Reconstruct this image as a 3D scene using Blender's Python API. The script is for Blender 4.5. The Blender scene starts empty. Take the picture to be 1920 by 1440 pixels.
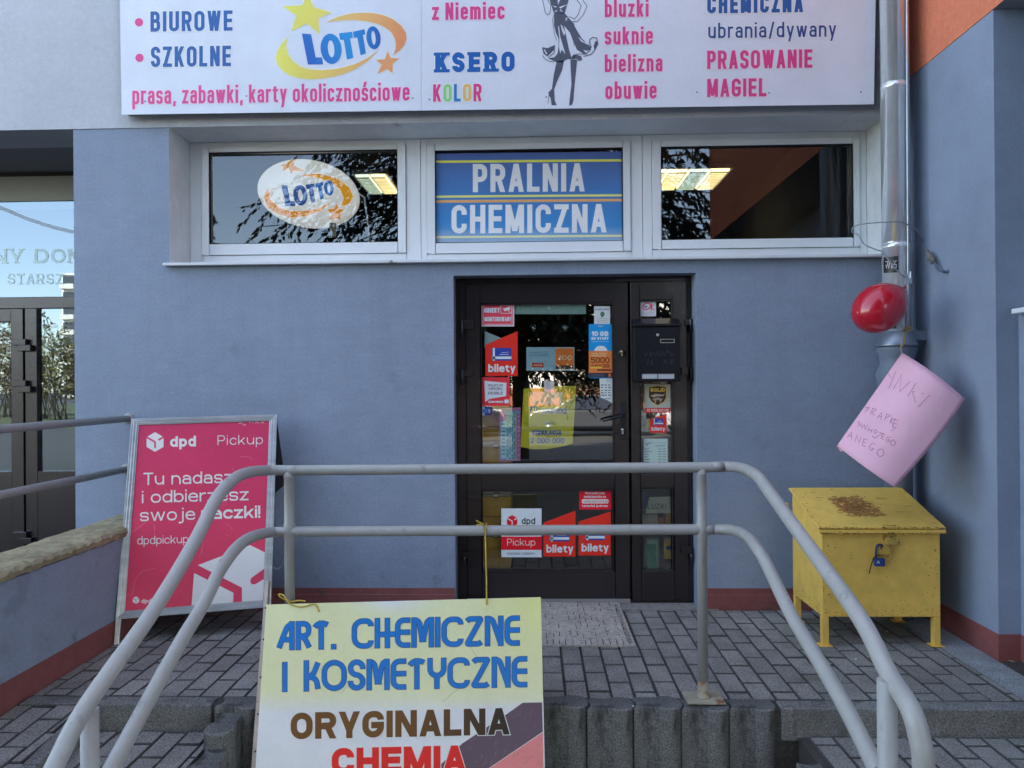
import bpy, bmesh, math, random
from mathutils import Vector, Matrix
from mathutils.geometry import delaunay_2d_cdt
random.seed(7)
R = math.radians
SC = bpy.context.scene
COL = SC.collection

# ---------------------------------------------------------------- camera, sky, sun, exposure
FPX = 1335.0                       # focal length in pixels of the 1920 px wide photograph
CAM = Vector((0, -4.44, 1.39))
YAW, PITCH, ROLL = math.atan(40 / FPX), 0.0022, 0.0073
r0 = Vector((math.cos(YAW), math.sin(YAW), 0))
FWD = Vector((-math.sin(YAW) * math.cos(PITCH), math.cos(YAW) * math.cos(PITCH), math.sin(PITCH)))
u0 = r0.cross(FWD)
RGT = r0 * math.cos(ROLL) - u0 * math.sin(ROLL)
UPV = u0 * math.cos(ROLL) + r0 * math.sin(ROLL)
cd = bpy.data.cameras.new('camera')
cd.sensor_width = 36; cd.lens = FPX / 1920 * 36; cd.clip_start = 0.05; cd.clip_end = 2000
cam = bpy.data.objects.new('camera', cd); COL.objects.link(cam)
mw = Matrix((RGT, UPV, -FWD)).transposed().to_4x4(); mw.translation = CAM
cam.matrix_world = mw
SC.camera = cam

SUN_EL, SUN_AZ = 36, -32            # the sun stands behind the building (towards +Y)
W = bpy.data.worlds.new('World'); SC.world = W; W.use_nodes = True
nt = W.node_tree
sky = nt.nodes.new('ShaderNodeTexSky'); sky.sky_type = 'NISHITA'; sky.sun_disc = False
sky.sun_elevation = R(SUN_EL); sky.sun_rotation = R(SUN_AZ)
sky.air_density = 1.0; sky.dust_density = 0.35; sky.ozone_density = 1.0
hs = nt.nodes.new('ShaderNodeHueSaturation'); hs.inputs['Saturation'].default_value = .74    # sky colour desaturated by hand as a white balance, for less blue light
nt.links.new(sky.outputs[0], hs.inputs['Color']); nt.links.new(hs.outputs[0], nt.nodes['Background'].inputs[0])
nt.nodes['Background'].inputs[1].default_value = 0.15
sd = bpy.data.lights.new('sun', 'SUN'); sd.energy = 5.0; sd.angle = R(0.5); sd.color = (1, 0.95, 0.87)
sun = bpy.data.objects.new('sun', sd); COL.objects.link(sun)
sdir = Vector((math.sin(R(SUN_AZ)) * math.cos(R(SUN_EL)), math.cos(R(SUN_AZ)) * math.cos(R(SUN_EL)), math.sin(R(SUN_EL))))
sun.rotation_euler = sdir.to_track_quat('Z', 'Y').to_euler()
sun.location = (0, 0, 40)
SC.view_settings.view_transform = 'Standard'; SC.view_settings.look = 'None'
SC.view_settings.exposure = 2.60; SC.view_settings.gamma = 1
SC.render.engine = 'CYCLES'
SC.cycles.max_bounces = 8; SC.cycles.transparent_max_bounces = 16
SC.cycles.use_denoising = True
SC.cycles.caustics_reflective = False; SC.cycles.caustics_refractive = False

# ---------------------------------------------------------------- measuring: a photograph pixel as a ray
def ray(px, py):
    return FWD + RGT * ((px - 960) / FPX) + UPV * ((720 - py) / FPX)
def at(px, py, d):
    """point on the pixel's ray, d metres in front of the camera along Y"""
    r = ray(px, py); return CAM + r * (d / r.y)
def aty(px, py, y):
    return at(px, py, y - CAM.y)
def atx(px, py, x):
    r = ray(px, py); return CAM + r * ((x - CAM.x) / r.x)
def atz(px, py, z):
    r = ray(px, py); return CAM + r * ((z - CAM.z) / r.z)
class Flat:
    """a real flat surface; calling it gives the point of the surface seen at a pixel, lifted off by lift"""
    def __init__(s, p, n):
        s.p = Vector(p); s.n = Vector(n).normalized()
        if s.n.dot(CAM - s.p) < 0: s.n = -s.n
    def __call__(s, px, py, lift=0.0):
        r = ray(px, py); q = s.p + s.n * lift
        return CAM + r * ((q - CAM).dot(s.n) / r.dot(s.n))
def flat3(a, b, c):
    return Flat(a, (b - a).cross(c - a))
def flaty(y): return Flat((0, y, 0), (0, -1, 0))

# ---------------------------------------------------------------- colour
def lin(c): c /= 255.0; return c / 12.92 if c <= .04045 else ((c + .055) / 1.055) ** 2.4
WHITE = [lin(v) for v in (192, 210, 234)]
def al(r, g, b, k=1.0):
    """own colour of a surface that shows as (r,g,b) where white paper shows as WHITE"""
    return tuple(max(.008, min(.86, k * .8 * lin(v) / w)) for v, w in zip((r, g, b), WHITE)) + (1,)

# ---------------------------------------------------------------- materials
def mat(name, color=(.5, .5, .5), rough=.6, metal=0, spec=.5, noise=None, bump=None, island=0, coat=0, attr=None, stain=None, band=None):
    """noise=(scale, amount) mottles the colour; bump=(scale, strength, detail); island varies it per separate piece"""
    m = bpy.data.materials.new(name); m.use_nodes = True
    t = m.node_tree; N = t.nodes; L = t.links.new
    b = N['Principled BSDF']
    b.inputs['Roughness'].default_value = rough; b.inputs['Metallic'].default_value = metal
    b.inputs['Specular IOR Level'].default_value = spec; b.inputs['Coat Weight'].default_value = coat
    co = N.new('ShaderNodeTexCoord').outputs['Object']
    if attr:
        a = N.new('ShaderNodeVertexColor'); a.layer_name = attr; cur = a.outputs[0]
    else:
        rgb = N.new('ShaderNodeRGB'); rgb.outputs[0].default_value = (*color[:3], 1); cur = rgb.outputs[0]
    def mul(cur, fac):
        mx = N.new('ShaderNodeMix'); mx.data_type = 'RGBA'; mx.blend_type = 'MULTIPLY'; mx.inputs[0].default_value = 1
        L(cur, mx.inputs[6]); L(fac, mx.inputs[7]); return mx.outputs[2]
    def rng(src, lo, hi, a=0.3, b_=0.7):
        r = N.new('ShaderNodeMapRange'); r.inputs[1].default_value = a; r.inputs[2].default_value = b_
        r.inputs[3].default_value = lo; r.inputs[4].default_value = hi; L(src, r.inputs[0]); return r.outputs[0]
    for nz in (noise if isinstance(noise, list) else [noise] if noise else []):
        n = N.new('ShaderNodeTexNoise'); n.inputs['Scale'].default_value = nz[0]; n.inputs['Detail'].default_value = 6
        n.inputs['Roughness'].default_value = .6
        if len(nz) > 2:
            mp = N.new('ShaderNodeMapping'); mp.inputs['Scale'].default_value = nz[2]; L(co, mp.inputs[0]); L(mp.outputs[0], n.inputs['Vector'])
        else: L(co, n.inputs['Vector'])
        cur = mul(cur, rng(n.outputs['Fac'], 1 - nz[1], 1 + nz[1]))
    if island:
        g = N.new('ShaderNodeNewGeometry'); cur = mul(cur, rng(g.outputs['Random Per Island'], 1 - island, 1 + island, 0, 1))
    for st in (stain or []):       # (scale, threshold, softness, colour, mapping scale): patches with a shape of their own
        n = N.new('ShaderNodeTexNoise'); n.inputs['Scale'].default_value = st[0]; n.inputs['Detail'].default_value = 8; n.inputs['Roughness'].default_value = .65
        mp = N.new('ShaderNodeMapping'); mp.inputs['Scale'].default_value = st[4] if len(st) > 4 else (1, 1, 1)
        mp.inputs['Location'].default_value = (st[0] * 1.3, 4.1, 2.2)
        L(co, mp.inputs[0]); L(mp.outputs[0], n.inputs['Vector'])
        f = rng(n.outputs['Fac'], 0, 1, st[1], st[1] + st[2])
        mx = N.new('ShaderNodeMix'); mx.data_type = 'RGBA'; L(f, mx.inputs[0]); L(cur, mx.inputs[6]); mx.inputs[7].default_value = (*st[3][:3], 1)
        cur = mx.outputs[2]
    for bd in (band or []):        # dirt at a height of its own: (z of full dirt, z where it ends, noise scale, mapping, threshold, softness, colour)
        n = N.new('ShaderNodeTexNoise'); n.inputs['Scale'].default_value = bd[2]; n.inputs['Detail'].default_value = 7; n.inputs['Roughness'].default_value = .7
        mp = N.new('ShaderNodeMapping'); mp.inputs['Scale'].default_value = bd[3]; L(co, mp.inputs[0]); L(mp.outputs[0], n.inputs['Vector'])
        sp = N.new('ShaderNodeSeparateXYZ'); L(co, sp.inputs[0])
        f = rng(n.outputs['Fac'], 0, 1, bd[4], bd[4] + bd[5]); z = rng(sp.outputs[2], 1, 0, bd[0], bd[1])
        mm = N.new('ShaderNodeMath'); mm.operation = 'MULTIPLY'; L(f, mm.inputs[0]); L(z, mm.inputs[1])
        if bd[1] < bd[0]: mk = N.new('ShaderNodeMath'); mk.operation = 'LESS_THAN'; mk.inputs[1].default_value = bd[0] + .06; L(sp.outputs[2], mk.inputs[0]); m2 = N.new('ShaderNodeMath'); m2.operation = 'MULTIPLY'; L(mm.outputs[0], m2.inputs[0]); L(mk.outputs[0], m2.inputs[1]); mm = m2
        mx = N.new('ShaderNodeMix'); mx.data_type = 'RGBA'; L(mm.outputs[0], mx.inputs[0]); L(cur, mx.inputs[6]); mx.inputs[7].default_value = (*bd[6][:3], 1); cur = mx.outputs[2]
    L(cur, b.inputs['Base Color'])
    if bump:
        last = None
        for bp in (bump if isinstance(bump, list) else [bump]):
            n = N.new('ShaderNodeTexNoise'); n.inputs['Scale'].default_value = bp[0]; n.inputs['Detail'].default_value = bp[2]
            if len(bp) > 3:
                mp = N.new('ShaderNodeMapping'); mp.inputs['Scale'].default_value = bp[3]; L(co, mp.inputs[0]); L(mp.outputs[0], n.inputs['Vector'])
            else: L(co, n.inputs['Vector'])
            bm_ = N.new('ShaderNodeBump'); bm_.inputs['Strength'].default_value = bp[1]; bm_.inputs['Distance'].default_value = .004
            L(n.outputs['Fac'], bm_.inputs['Height'])
            if last: L(last, bm_.inputs['Normal'])
            last = bm_.outputs[0]
        L(last, b.inputs['Normal'])
    return m
def glassmat(name, refl=.10, tint=(.95, .97, .965), gloss=(1, 1, 1)):
    m = bpy.data.materials.new(name); m.use_nodes = True; t = m.node_tree; N = t.nodes; L = t.links.new
    N.remove(N['Principled BSDF']); out = N['Material Output']
    tr = N.new('ShaderNodeBsdfTransparent'); tr.inputs[0].default_value = (*tint, 1)
    gl = N.new('ShaderNodeBsdfGlossy'); gl.inputs['Roughness'].default_value = 0.004; gl.inputs[0].default_value = (*gloss, 1)
    # the float glass is never perfectly flat
    tc = N.new('ShaderNodeTexCoord'); n = N.new('ShaderNodeTexNoise'); n.inputs['Scale'].default_value = 1.7; n.inputs['Detail'].default_value = 1
    L(tc.outputs['Object'], n.inputs['Vector']); bp = N.new('ShaderNodeBump'); bp.inputs['Strength'].default_value = .012; bp.inputs['Distance'].default_value = .02
    L(n.outputs['Fac'], bp.inputs['Height']); L(bp.outputs[0], gl.inputs['Normal'])
    fr = N.new('ShaderNodeFresnel'); fr.inputs[0].default_value = 1.5
    ad = N.new('ShaderNodeMath'); ad.operation = 'ADD'; ad.inputs[1].default_value = refl; L(fr.outputs[0], ad.inputs[0])
    mx = N.new('ShaderNodeMixShader'); L(ad.outputs[0], mx.inputs[0]); L(tr.outputs[0], mx.inputs[1]); L(gl.outputs[0], mx.inputs[2])
    L(mx.outputs[0], out.inputs[0]); return m
def emat(name, color, strength):
    m = bpy.data.materials.new(name); m.use_nodes = True; b = m.node_tree.nodes['Principled BSDF']
    b.inputs['Base Color'].default_value = (*color, 1); b.inputs['Emission Color'].default_value = (*color, 1); b.inputs['Emission Strength'].default_value = strength
    return m

# ---------------------------------------------------------------- objects
def tag(o, label, cat, group=None, kind=None):
    if label: o['label'] = label
    if cat: o['category'] = cat
    if group: o['group'] = group
    if kind: o['kind'] = kind
    return o
def thing(name, loc, label, cat, group=None):
    o = bpy.data.objects.new(name, None); COL.objects.link(o); o.location = loc; o.empty_display_size = .1
    return tag(o, label, cat, group)
def origin_of(p):
    v = Vector((0, 0, 0))
    while p: v += p.location; p = p.parent
    return v
class M:
    """collects geometry in world coordinates, then becomes ONE mesh object"""
    def __init__(s): s.v = []; s.f = []; s.mi = []; s.c = []; s.sm = []
    def add(s, vs, fs, mi=0, col=None, smooth=False):
        o = len(s.v); s.v += [Vector(v) for v in vs]
        for f in fs:
            s.f.append([o + i for i in f]); s.mi.append(mi); s.sm.append(smooth)
        s.c += (col if isinstance(col, list) else [col or (1, 1, 1, 1)] * len(vs))
        return s
    def quad(s, a, b, c, d, mi=0, col=None): return s.add([a, b, c, d], [(0, 1, 2, 3)], mi, col)
    def box(s, x0, y0, z0, x1, y1, z1, mi=0, col=None):
        v = [(x, y, z) for x in (x0, x1) for y in (y0, y1) for z in (z0, z1)]
        return s.add(v, [(0, 1, 3, 2), (4, 6, 7, 5), (0, 4, 5, 1), (2, 3, 7, 6), (0, 2, 6, 4), (1, 5, 7, 3)], mi, col)
    def slab(s, q, n, t, mi=0, col=None):
        """quad (or polygon) q given thickness t along -n"""
        q = [Vector(p) for p in q]; k = len(q); n = Vector(n).normalized(); b = [p - n * t for p in q]
        fs = [tuple(range(k)), tuple(range(2 * k - 1, k - 1, -1))] + [(i, i + k, (i + 1) % k + k, (i + 1) % k) for i in range(k)]
        return s.add(q + b, fs, mi, col)
    def bar(s, a, b, w, h, up=(0, 0, 1), mi=0, col=None):
        a, b = Vector(a), Vector(b); d = (b - a).normalized(); x = d.cross(Vector(up)).normalized(); y = x.cross(d)
        v = [p + x * i * w / 2 + y * j * h / 2 for p in (a, b) for i, j in ((-1, -1), (1, -1), (1, 1), (-1, 1))]
        return s.add(v, [(0, 1, 2, 3), (7, 6, 5, 4), (0, 4, 5, 1), (1, 5, 6, 2), (2, 6, 7, 3), (3, 7, 4, 0)], mi, col)
    def tube(s, pts, r, seg=12, mi=0, col=None, closed=False, caps=True):
        pts = [Vector(p) for p in pts]; n = len(pts); vs = []; fs = []; prev = None
        for i, p in enumerate(pts):
            t = (pts[(i + 1) % n if closed else min(i + 1, n - 1)] - pts[(i - 1) % n if closed else max(i - 1, 0)]).normalized()
            if prev is None:
                x = t.cross(Vector((0, 0, 1)));
                if x.length < .05: x = t.cross(Vector((0, 1, 0)))
            else: x = prev - t * prev.dot(t)
            x.normalize(); prev = x; y = t.cross(x); rr = r[i] if isinstance(r, (list, tuple)) else r
            vs += [p + (x * math.cos(2 * math.pi * k / seg) + y * math.sin(2 * math.pi * k / seg)) * rr for k in range(seg)]
        for i in range(n if closed else n - 1):
            j = (i + 1) % n
            fs += [(i * seg + k, i * seg + (k + 1) % seg, j * seg + (k + 1) % seg, j * seg + k) for k in range(seg)]
        s.add(vs, fs, mi, col, True)
        if caps and not closed:
            o = len(s.v) - len(vs)
            for ring in (list(range(seg - 1, -1, -1)), [(n - 1) * seg + k for k in range(seg)]):
                s.f.append([o + i for i in ring]); s.mi.append(mi); s.sm.append(False)
        return s
    def lathe(s, c, axis, prof, seg=24, mi=0, col=None):
        """prof: (distance along axis, radius)"""
        c = Vector(c); a = Vector(axis).normalized(); pts = [c + a * h for h, _ in prof]
        x = a.cross(Vector((0, 0, 1)));
        if x.length < .05: x = a.cross(Vector((0, 1, 0)))
        x.normalize(); y = a.cross(x); n = len(prof); vs = []; fs = []
        for p, (_, r) in zip(pts, prof):
            vs += [p + (x * math.cos(2 * math.pi * k / seg) + y * math.sin(2 * math.pi * k / seg)) * max(r, 1e-5) for k in range(seg)]
        for i in range(n - 1):
            fs += [(i * seg + k, i * seg + (k + 1) % seg, (i + 1) * seg + (k + 1) % seg, (i + 1) * seg + k) for k in range(seg)]
        fs += [tuple(range(seg - 1, -1, -1)), tuple((n - 1) * seg + k for k in range(seg))]
        return s.add(vs, fs, mi, col, True)
    def build(s, name, mats, parent=None, bevel=0, seg=2, loc=None, angle=40):
        o0 = origin_of(parent) if parent else Vector(loc if loc is not None else (0, 0, 0))
        me = bpy.data.meshes.new(name)
        me.from_pydata([tuple(v - o0) for v in s.v], [], s.f)
        for m in (mats if isinstance(mats, (list, tuple)) else [mats]): me.materials.append(m)
        me.polygons.foreach_set('material_index', s.mi); me.polygons.foreach_set('use_smooth', s.sm)
        at_ = me.color_attributes.new('Col', 'FLOAT_COLOR', 'POINT')
        at_.data.foreach_set('color', [x for c in s.c for x in c])
        bm = bmesh.new(); bm.from_mesh(me)
        if bevel:
            bmesh.ops.remove_doubles(bm, verts=bm.verts, dist=1e-6)
            bmesh.ops.recalc_face_normals(bm, faces=bm.faces)
            ed = [e for e in bm.edges if len(e.link_faces) == 2 and e.calc_face_angle(0) > R(angle)]
            bmesh.ops.bevel(bm, geom=ed, offset=bevel, segments=seg, affect='EDGES', profile=.5, clamp_overlap=True)
        else:
            if not isinstance(s, Sheet): bmesh.ops.remove_doubles(bm, verts=bm.verts, dist=1e-6)
            bmesh.ops.recalc_face_normals(bm, faces=bm.faces)
        bm.to_mesh(me); bm.free()
        o = bpy.data.objects.new(name, me); COL.objects.link(o)
        if parent: o.parent = parent
        else: o.location = o0
        return o
def struct(o):
    o['kind'] = 'structure'; return o
def copy_thing(o, parent=None):
    c = o.copy(); COL.objects.link(c)
    if parent: c.parent = parent
    for ch in list(o.children): copy_thing(ch, c)
    return c

# ---------------------------------------------------------------- lettering: strokes, not a font file
X = .70
def S(*a): return ('S',) + a
def D(*a): return ('D',) + a
def P(pts, r=.5, closed=False): return ('P', pts, r, closed)
O_ = [(0, 0), (1, 0), (1, 1), (0, 1)]; o_ = [(0, 0), (1, 0), (1, X), (0, X)]
st = S(0, 0, 0, 1)
GL = {
'A': (1, D(0, 0, .5, 1), D(1, 0, .5, 1), S(.22, .24, .78, .24)),
'B': (.92, st, P([(0, 1), (.92, 1), (.92, .53), (0, .53)], .45), P([(0, .53), (1, .53), (1, 0), (0, 0)], .45)),
'C': (.95, P([(1, .69), (1, 1), (0, 1), (0, 0), (1, 0), (1, .31)])),
'D': (.95, st, P([(0, 1), (1, 1), (1, 0), (0, 0)])),
'E': (.8, st, S(0, 1, 1, 1), S(0, .51, .9, .51), S(0, 0, 1, 0)),
'F': (.78, st, S(0, 1, 1, 1), S(0, .5, .9, .5)),
'G': (.98, P([(1, .72), (1, 1), (0, 1), (0, 0), (1, 0), (1, .44)]), S(.58, .46, 1, .46)),
'H': (.95, st, S(1, 0, 1, 1), S(0, .5, 1, .5)), 'I': (0, st),
'J': (.7, P([(1, 1), (1, 0), (0, 0), (0, .28)])),
'K': (.95, st, D(.02, .36, 1, 1), D(1, 0, .34, .56)), 'L': (.72, st, S(0, 0, 1, 0)),
'M': (1.25, st, S(1, 0, 1, 1), D(.5, .08, .03, 1), D(.5, .08, .97, 1)),
'N': (.98, st, S(1, 0, 1, 1), D(.97, 0, .03, 1)), 'O': (1, P(O_, .5, True)),
'P': (.9, st, P([(0, 1), (1, 1), (1, .44), (0, .44)])),
'R': (.95, st, P([(0, 1), (1, 1), (1, .46), (0, .46)]), D(1, 0, .5, .48)),
'S': (.9, P([(1, .74), (1, 1), (0, 1), (0, .53), (1, .47), (1, 0), (0, 0), (0, .26)])),
'T': (.9, S(0, 1, 1, 1), S(.5, 0, .5, 1)), 'U': (.95, P([(0, 1), (0, 0), (1, 0), (1, 1)])),
'V': (.95, D(.5, 0, 0, 1), D(.5, 0, 1, 1)), 'W': (1.5, D(.26, 0, 0, 1), D(.26, 0, .5, 1), D(.74, 0, .5, 1), D(.74, 0, 1, 1)),
'X': (.95, D(0, 0, 1, 1), D(1, 0, 0, 1)), 'Y': (.95, D(.5, .38, 0, 1), D(.5, .38, 1, 1), S(.5, 0, .5, .42)),
'Z': (.88, S(0, 1, 1, 1), S(0, 0, 1, 0), D(0, 0, 1, 1)),
'a': (.8, P([(.06, .52), (.06, X), (1, X), (1, 0)]), P([(0, 0), (1, 0), (1, .4), (0, .4)], .4, True)),
'b': (.85, st, P(o_, .5, True)), 'c': (.8, P([(1, .49), (1, X), (0, X), (0, 0), (1, 0), (1, .21)])),
'd': (.85, S(1, 0, 1, 1), P(o_, .5, True)),
'e': (.85, S(0, .37, 1, .37), P([(1, .37), (1, X), (0, X), (0, 0), (1, 0), (1, .17)])),
'f': (.5, P([(.35, 0), (.35, 1), (1, 1)], .6), S(0, X, .9, X)),
'g': (.85, P(o_, .5, True), P([(1, X), (1, -.3), (0, -.3), (0, -.2)])),
'h': (.85, st, P([(0, .4), (0, X), (1, X), (1, 0)])), 'i': (0, S(0, 0, 0, X), S(0, 1, 0, 1)),
'j': (.35, P([(1, X), (1, -.3), (0, -.3)], .6), S(1, 1, 1, 1)),
'k': (.8, st, D(.02, .2, 1, X), D(1, 0, .36, .4)), 'l': (0, st),
'm': (1.5, S(0, 0, 0, X), P([(0, .45), (0, X), (.5, X), (.5, 0)], .25), P([(.5, .45), (.5, X), (1, X), (1, 0)], .25)),
'n': (.85, S(0, 0, 0, X), P([(0, .4), (0, X), (1, X), (1, 0)])), 'o': (.88, P(o_, .5, True)),
'p': (.85, S(0, -.32, 0, X), P(o_, .5, True)), 'r': (.5, S(0, 0, 0, X), P([(0, .35), (0, X), (1, X)], .8)),
's': (.75, P([(1, .53), (1, X), (0, X), (0, .37), (1, .33), (1, 0), (0, 0), (0, .17)], .4)),
't': (.55, P([(.35, .95), (.35, 0), (1, 0)], .6), S(0, X, .95, X)),
'u': (.85, P([(0, X), (0, 0), (1, 0), (1, X)]), S(1, 0, 1, X)), 'v': (.85, D(.5, 0, 0, X), D(.5, 0, 1, X)),
'w': (1.35, D(.26, 0, 0, X), D(.26, 0, .5, X), D(.74, 0, .5, X), D(.74, 0, 1, X)), 'x': (.8, D(0, 0, 1, X), D(1, 0, 0, X)),
'y': (.85, D(.5, .02, 0, X), D(.28, -.32, 1, X)), 'z': (.75, S(0, X, 1, X), S(0, 0, 1, 0), D(0, 0, 1, X)),
'0': (.85, P(O_, .5, True)), '1': (.4, S(1, 0, 1, 1), D(.1, .72, .9, 1)),
'2': (.85, P([(0, .72), (0, 1), (1, 1), (1, .55), (0, 0)]), S(0, 0, 1, 0)),
'3': (.85, P([(0, .78), (0, 1), (1, 1), (1, .52), (.4, .52)], .45), P([(.4, .52), (1, .52), (1, 0), (0, 0), (0, .22)], .45)),
'5': (.85, S(.05, 1, .95, 1), S(.05, .58, .05, 1), P([(.05, .6), (1, .6), (1, 0), (0, 0), (0, .2)], .45)),
'6': (.85, P([(0, 0), (1, 0), (1, .57), (0, .57)], .45, True), P([(0, .3), (0, 1), (1, 1), (1, .8)])),
'7': (.85, S(0, 1, 1, 1), D(.3, 0, 1, 1)),
'.': (0, S(0, 0, 0, 0)), ',': (.12, S(.6, 0, .6, 0), D(.1, -.16, .7, 0)), '!': (0, S(0, .32, 0, 1), S(0, 0, 0, 0)),
'/': (.6, D(0, -.1, 1, 1.02)), '|': (0, S(0, -.1, 0, 1)), ':': (0, S(0, 0, 0, 0), S(0, .6, 0, .6)), '-': (.5, S(0, .4, 1, .4)),
}
for k, base, ex in (('ś', 's', D(.35, .9, .65, 1.08)), ('ć', 'c', D(.35, .9, .65, 1.08)), ('ó', 'o', D(.35, .9, .65, 1.08)), ('ź', 'z', D(.35, .9, .65, 1.08)),
                    ('ż', 'z', S(.5, .98, .5, .98)), ('ę', 'e', D(.6, -.24, .8, 0)), ('ą', 'a', D(.75, -.24, 1, 0)), ('ł', 'l', D(-.5, .4, .5, .62)),
                    ('Ą', 'A', D(.75, -.24, 1, 0)), ('Ł', 'L', D(-.3, .4, .5, .62)), ('Ę', 'E', D(.7, -.24, .9, 0))):
    GL[k] = GL[base] + (ex,)
DECO = dict(GL)
DECO.update({
'A': (1.05, S(1, 0, 1, 1), P([(1, 1), (.72, 1), (.3, .45), (0, 0)], .4), S(.32, .34, 1, .34)),
'C': (1.25, P([(1, .8), (1, 1), (0, 1), (0, 0), (1, 0), (1, .2)])), 'E': (.75, P([(1, 1), (0, 1), (0, 0), (1, 0)], .62), S(.1, .52, 1, .52)),
'H': (1.05, st, S(.72, 0, .72, 1), S(0, .45, 1.1, .45)), 'O': (1.45, P(O_, .5, True)),
'M': (1.3, st, P([(.02, 1), (.28, 1), (.46, .25), (.46, .2)], .25), S(.46, .22, .55, .22), P([(.55, .25), (.7, .8), (.82, 1), (1, 1)], .2), S(1, 0, 1, 1)),
'N': (1, st, P([(0, 1), (.35, 1), (.96, .05)], .3), S(1, 0, 1, 1)), 'Y': (1, S(.5, 0, .5, .42), P([(0, 1), (0, .42), (1, .42), (1, 1)])),
'K': (.85, st, P([(0, .42), (.55, .5), (1, 1)], .4), P([(.35, .45), (.85, .4), (1, 0)], .4)),
'T': (1, P([(0, .84), (.2, 1), (.8, 1), (1, .94)], .3), S(.5, 0, .5, 1)),
'Z': (1.05, P([(0, .92), (.15, 1), (1, 1), (0, 0), (.85, 0), (1, .06)], .12)),
'R': (.85, st, P([(0, 1), (1, 1), (1, .48), (.1, .48)]), P([(.3, .48), (.6, .4), (1.05, 0)], .3)),
})
def roundpath(pts, r, closed):
    out = []; n = len(pts)
    for i, p in enumerate(pts):
        if not closed and i in (0, n - 1): out.append(p); continue
        a, b = pts[i - 1], pts[(i + 1) % n]
        da, db = Vector(a) - Vector(p), Vector(b) - Vector(p)
        la = da.length * (.5 if closed or 0 < i - 1 else 1); lb = db.length * (.5 if closed or i + 1 < n - 1 else 1)
        q = min(r, la * .999, lb * .999)
        if q < 1e-6 or da.length < 1e-6 or db.length < 1e-6: out.append(p); continue
        s_, e_ = Vector(p) + da.normalized() * q, Vector(p) + db.normalized() * q
        k = .5523; c1 = s_ + (Vector(p) - s_) * k; c2 = e_ + (Vector(p) - e_) * k
        for j in range(7):
            t = j / 6; out.append(tuple(s_ * (1 - t) ** 3 + c1 * 3 * t * (1 - t) ** 2 + c2 * 3 * t * t * (1 - t) + e_ * t ** 3))
    res = [out[0]]
    for p in out[1:]:
        if (Vector(p) - Vector(res[-1])).length > 1e-4: res.append(p)
    if closed and (Vector(res[0]) - Vector(res[-1])).length < 1e-4: res.pop()
    return res
def thick(pts, t, closed=False):
    n = len(pts); P_ = [Vector(p) for p in pts]; Lf = []; Rt = []
    for i in range(n):
        a = P_[(i - 1) % n] if closed or i > 0 else None; b = P_[(i + 1) % n] if closed or i < n - 1 else None
        d1 = (P_[i] - a).normalized() if a is not None else None; d2 = (b - P_[i]).normalized() if b is not None else None
        d = d1 or d2
        if d1 is not None and d2 is not None: d = (d1 + d2); d = d.normalized() if d.length > 1e-6 else d1
        k = 1.0
        if d1 is not None and d2 is not None: k = 1 / max(.5, d.dot(d1))
        nrm = Vector((-d.y, d.x)) * (t / 2 * k); Lf.append(P_[i] + nrm); Rt.append(P_[i] - nrm)
    m = n if closed else n - 1
    return [[Rt[i], Rt[(i + 1) % n], Lf[(i + 1) % n], Lf[i]] for i in range(m)]
def union(polys):
    """2D union: triangulate all outlines together, keep the triangles that lie inside any of the input shapes"""
    vs = []; es = []; key = {}; ps = []
    for p in polys:
        q = [(round(a[0], 4), round(a[1], 4)) for a in p]
        q = [a for k, a in enumerate(q) if a != q[k - 1]]
        if len(q) < 3: continue
        ids = []
        for a in q:
            if a not in key: key[a] = len(vs); vs.append(Vector(a))
            ids.append(key[a])
        es += [(ids[k - 1], ids[k]) for k in range(len(ids)) if ids[k - 1] != ids[k]]
        ps.append((min(a[0] for a in q), max(a[0] for a in q), min(a[1] for a in q), max(a[1] for a in q), q))
    if not ps: return [], []
    r = delaunay_2d_cdt(vs, es, [], 0, 1e-5, False); V = r[0]
    cell = max(2.0, (max(p[1] for p in ps) - min(p[0] for p in ps)) / 80); bk = {}
    for p in ps:
        for k in range(int(p[0] // cell), int(p[1] // cell) + 1): bk.setdefault(k, []).append(p)
    keep = []
    for f in r[2]:
        x = sum(V[k].x for k in f) / len(f); y = sum(V[k].y for k in f) / len(f)
        for a0, a1, b0, b1, q in bk.get(int(x // cell), ()):
            if a0 <= x <= a1 and b0 <= y <= b1:
                inside = False; xj, yj = q[-1]
                for xi, yi in q:
                    if (yi > y) != (yj > y) and x < (xj - xi) * (y - yi) / (yj - yi) + xi: inside = not inside
                    xj, yj = xi, yi
                if inside: keep.append(f); break
    return V, keep
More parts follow.
